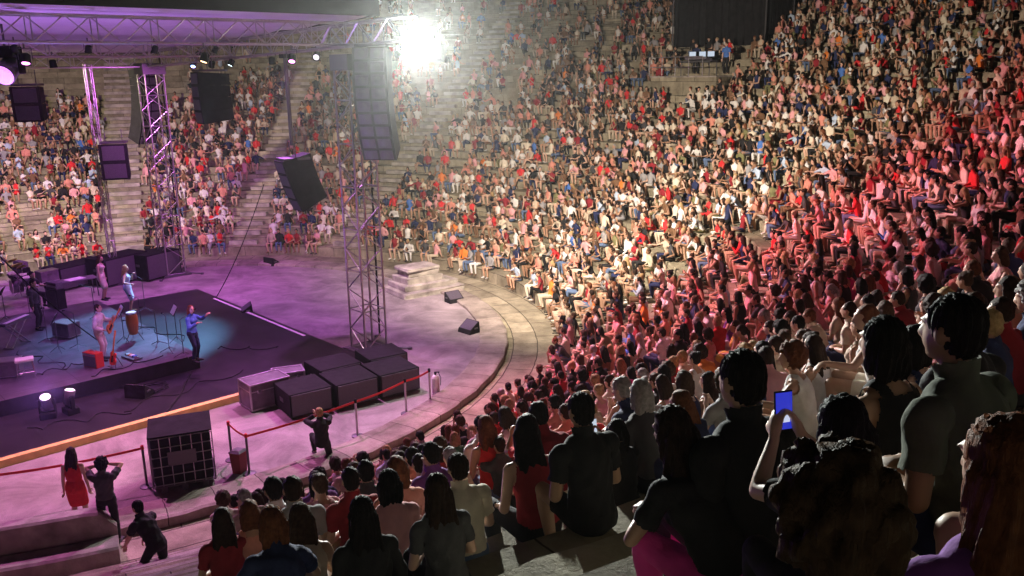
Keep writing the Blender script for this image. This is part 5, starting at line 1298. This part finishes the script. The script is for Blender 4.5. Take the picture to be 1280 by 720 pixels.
HINTS = [(803, 388, 'orange'), (967, 292, 'red'), (1004, 158, 'blue'), (1043, 92, 'blue'), (1046, 50, 'orange'), (1088, 34, 'white'), (1196, 137, 'red'), (1215, 160, 'red'), (785, 120, 'red'), (838, 122, 'red'), (940, 198, 'red'), (66, 308, 'red'), (115, 305, 'red'), (100, 288, 'navy'), (110, 220, 'pale blue'), (262, 305, 'white'), (552, 195, 'red'), (835, 380, 'white'), (858, 415, 'white'), (1270, 110, 'red'), (712, 275, 'pale blue'), (840, 215, 'white'), (515, 250, 'blue'), (975, 245, 'navy'), (1010, 320, 'navy'), (270, 265, 'red'), (388, 135, 'orange'), (490, 265, 'white'), (345, 140, 'red')]
hint = {}
for hx, hy, hc in HINTS:
    j = min((i for i in range(len(cand)) if i not in hint), key=lambda i: (cand[i][4]-hx)**2+(cand[i][5]-hy)**2)
    hint[j] = hc
NEAR = 300-len([o for o in bpy.data.objects if o.get('category') == 'person'])-4
near_i = [i for i, c in enumerate(cand) if -5 < c[4] < 1285 and -10 < c[5] < 735][:NEAR]; near_set = set(near_i)
LOWP = ['lap', 'clap', 'lean', 'folded', 'chin', 'back', 'turn', 'cross', 'reach']
for i in near_i:
    d, pos, a, k, x, y = cand[i]; fx = {}
    if i in hint: fx['topc'] = hint[i]
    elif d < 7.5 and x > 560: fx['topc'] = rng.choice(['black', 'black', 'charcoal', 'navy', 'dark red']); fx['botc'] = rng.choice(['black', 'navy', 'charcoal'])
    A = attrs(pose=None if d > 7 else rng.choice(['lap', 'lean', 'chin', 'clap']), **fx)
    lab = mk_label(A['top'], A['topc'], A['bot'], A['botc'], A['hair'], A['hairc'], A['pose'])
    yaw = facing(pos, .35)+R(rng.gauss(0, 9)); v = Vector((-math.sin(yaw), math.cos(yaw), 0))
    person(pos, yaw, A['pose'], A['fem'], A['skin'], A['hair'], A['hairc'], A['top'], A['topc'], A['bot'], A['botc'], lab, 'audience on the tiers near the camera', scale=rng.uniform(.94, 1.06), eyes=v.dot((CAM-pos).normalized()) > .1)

# everyone farther away: one far crowd
def low_figure(pose, fem, hair):
    key = (hair,)
    F = figure(pose, fem)
    if key in F.low: return F.low[key]
    b = decimated(F.raw, 250/(2*len(F.rf)), 'low'); v = mesh_np(b); f = []
    for p in b.polygons:
        q = list(p.vertices); f += [(q[0], q[j], q[j+1]) for j in range(1, len(q)-1)]
    f = np.array(f); lab, t = label_points(v[f].mean(1), F.J); bpy.data.meshes.remove(b)
    hm = hair_mesh(F.J, hair); h2 = decimated(hm, 70/max(1, len(hm.polygons)), 'lowhair'); hv = mesh_np(h2); hf = []
    for p in h2.polygons:
        q = list(p.vertices); hf += [(q[0], q[j], q[j+1]) for j in range(1, len(q)-1)]
    bpy.data.meshes.remove(hm); bpy.data.meshes.remove(h2)
    F.low[key] = (v, f, lab, t, hv, np.array(hf)); return F.low[key]
VS, FS, CS = [], [], []; nv = 0
for i, (d, pos, a, k, x, y) in enumerate(cand):
    if i in near_set: continue
    fem = rng.random() < .56; hair = rng.choice(['long', 'mid', 'bun'] if fem else ['short'])
    v, f, lab, t, hv, hf = low_figure(rng.choice(LOWP), fem, hair)
    top = rng.choice(['tee', 'vest', 'dress', 'vest'] if fem else ['tee', 'tee', 'shirt']); tc = CLOTHC[hint.get(i) or rng.choice(TOPF)]; bc = CLOTHC[rng.choice(BOTW)]
    sk = random.Random(i).choice([(.56, .36, .27), (.46, .28, .19), (.40, .24, .16), (.28, .16, .10)])
    hc = HAIRC[rng.choice(['black']*4+['dark brown']*5+['brown']*3+['auburn']*2+['blond']*2+['grey'])]
    c = np.tile(np.array(sk, np.float32), (len(f), 1))
    tor = lab == B['torso']; up_ = lab == B['uarm']; fa = lab == B['farm']; th = lab == B['thigh']; shn = lab == B['shin']
    long_ = rng.random() < .45
    if top == 'dress': bm_ = th & (t < .85); c[bm_] = tc
    else:
        c[th & (t < (2 if long_ else .6))] = bc
        if long_: c[shn & (t < .9)] = bc
    c[tor] = tc
    if top in ('tee', 'shirt'): c[up_ & (t < (.6 if top == 'tee' else 2))] = tc
    if top == 'shirt': c[fa] = tc
    c[tor & (t < .08)] = bc if top != 'dress' else tc
    c[lab == B['foot']] = rng.choice([(.7, .68, .65), (.03, .03, .03), (.2, .12, .07)])
    s = rng.uniform(.93, 1.07); ya = facing(pos, .3)+R(rng.gauss(0, 12)); cs, sn = math.cos(ya)*s, math.sin(ya)*s
    Rm = np.array([[cs, -sn, 0], [sn, cs, 0], [0, 0, s]], np.float32)
    if i % 2: fl = np.array([-1, 1, 1], np.float32); v, hv, f, hf = v*fl, hv*fl, f[:, ::-1], hf[:, ::-1]
    VS += [v @ Rm.T+np.array(pos, np.float32), hv @ Rm.T+np.array(pos, np.float32)]
    FS += [f+nv, hf+nv+len(v)]; nv += len(v)+len(hv)
    CS += [c, np.tile(np.array(hc, np.float32), (len(hf), 1))]
VS = np.concatenate(VS).astype(np.float32); FS = np.concatenate(FS).astype(np.int32); CS = np.concatenate(CS).astype(np.float32)
me = bpy.data.meshes.new('crowd'); me.vertices.add(len(VS)); me.vertices.foreach_set('co', VS.ravel()); me.loops.add(FS.size); me.loops.foreach_set('vertex_index', FS.ravel())
me.polygons.add(len(FS)); me.polygons.foreach_set('loop_start', np.arange(0, FS.size, 3, dtype=np.int32)); me.polygons.foreach_set('loop_total', np.full(len(FS), 3, np.int32))
me.polygons.foreach_set('use_smooth', [True]*len(FS)); me.update(calc_edges=True)
at_ = me.attributes.new('paint', 'FLOAT_COLOR', 'FACE'); at_.data.foreach_set('color', np.concatenate([CS, np.ones((len(CS), 1), np.float32)], 1).ravel())
m = bpy.data.materials.new('crowd_clothes'); m.use_nodes = True; nt = m.node_tree; an = nt.nodes.new('ShaderNodeAttribute'); an.attribute_name = 'paint'
nt.links.new(an.outputs['Color'], nt.nodes['Principled BSDF'].inputs['Base Color']); nt.nodes['Principled BSDF'].inputs['Roughness'].default_value = .8; nt.nodes['Principled BSDF'].inputs['Specular IOR Level'].default_value = .2
me.materials.append(m); o = bpy.data.objects.new('far_crowd', me); col.objects.link(o)
tag(o, 'dense seated crowd filling the farther tiers of the theatre', 'crowd', kind='stuff')
print('CROWD', len(cand), len(near_i), len(FS))
for F in FIGS.values(): bpy.data.meshes.remove(F.raw)
# ------------------------------------------------------------------ thin stage haze filling the whole theatre
mb = MB(); mb.box((-10, 20, 8.4), (224, 224, 19.2)); hz = mb.build('haze', None)
hz.data.materials.clear(); hm = bpy.data.materials.new('haze_air'); hm.use_nodes = True; nt = hm.node_tree; nt.nodes.remove(nt.nodes['Principled BSDF'])
pv = nt.nodes.new('ShaderNodeVolumePrincipled'); pv.inputs['Color'].default_value = (.9, .9, .9, 1); pv.inputs['Density'].default_value = .00032; pv.inputs['Anisotropy'].default_value = .86
nt.links.new(pv.outputs[0], nt.nodes['Material Output'].inputs['Volume']); hz.data.materials.append(hm); tag(hz, kind='stuff', label='thin pale stage haze hanging in the whole theatre', cat='haze')
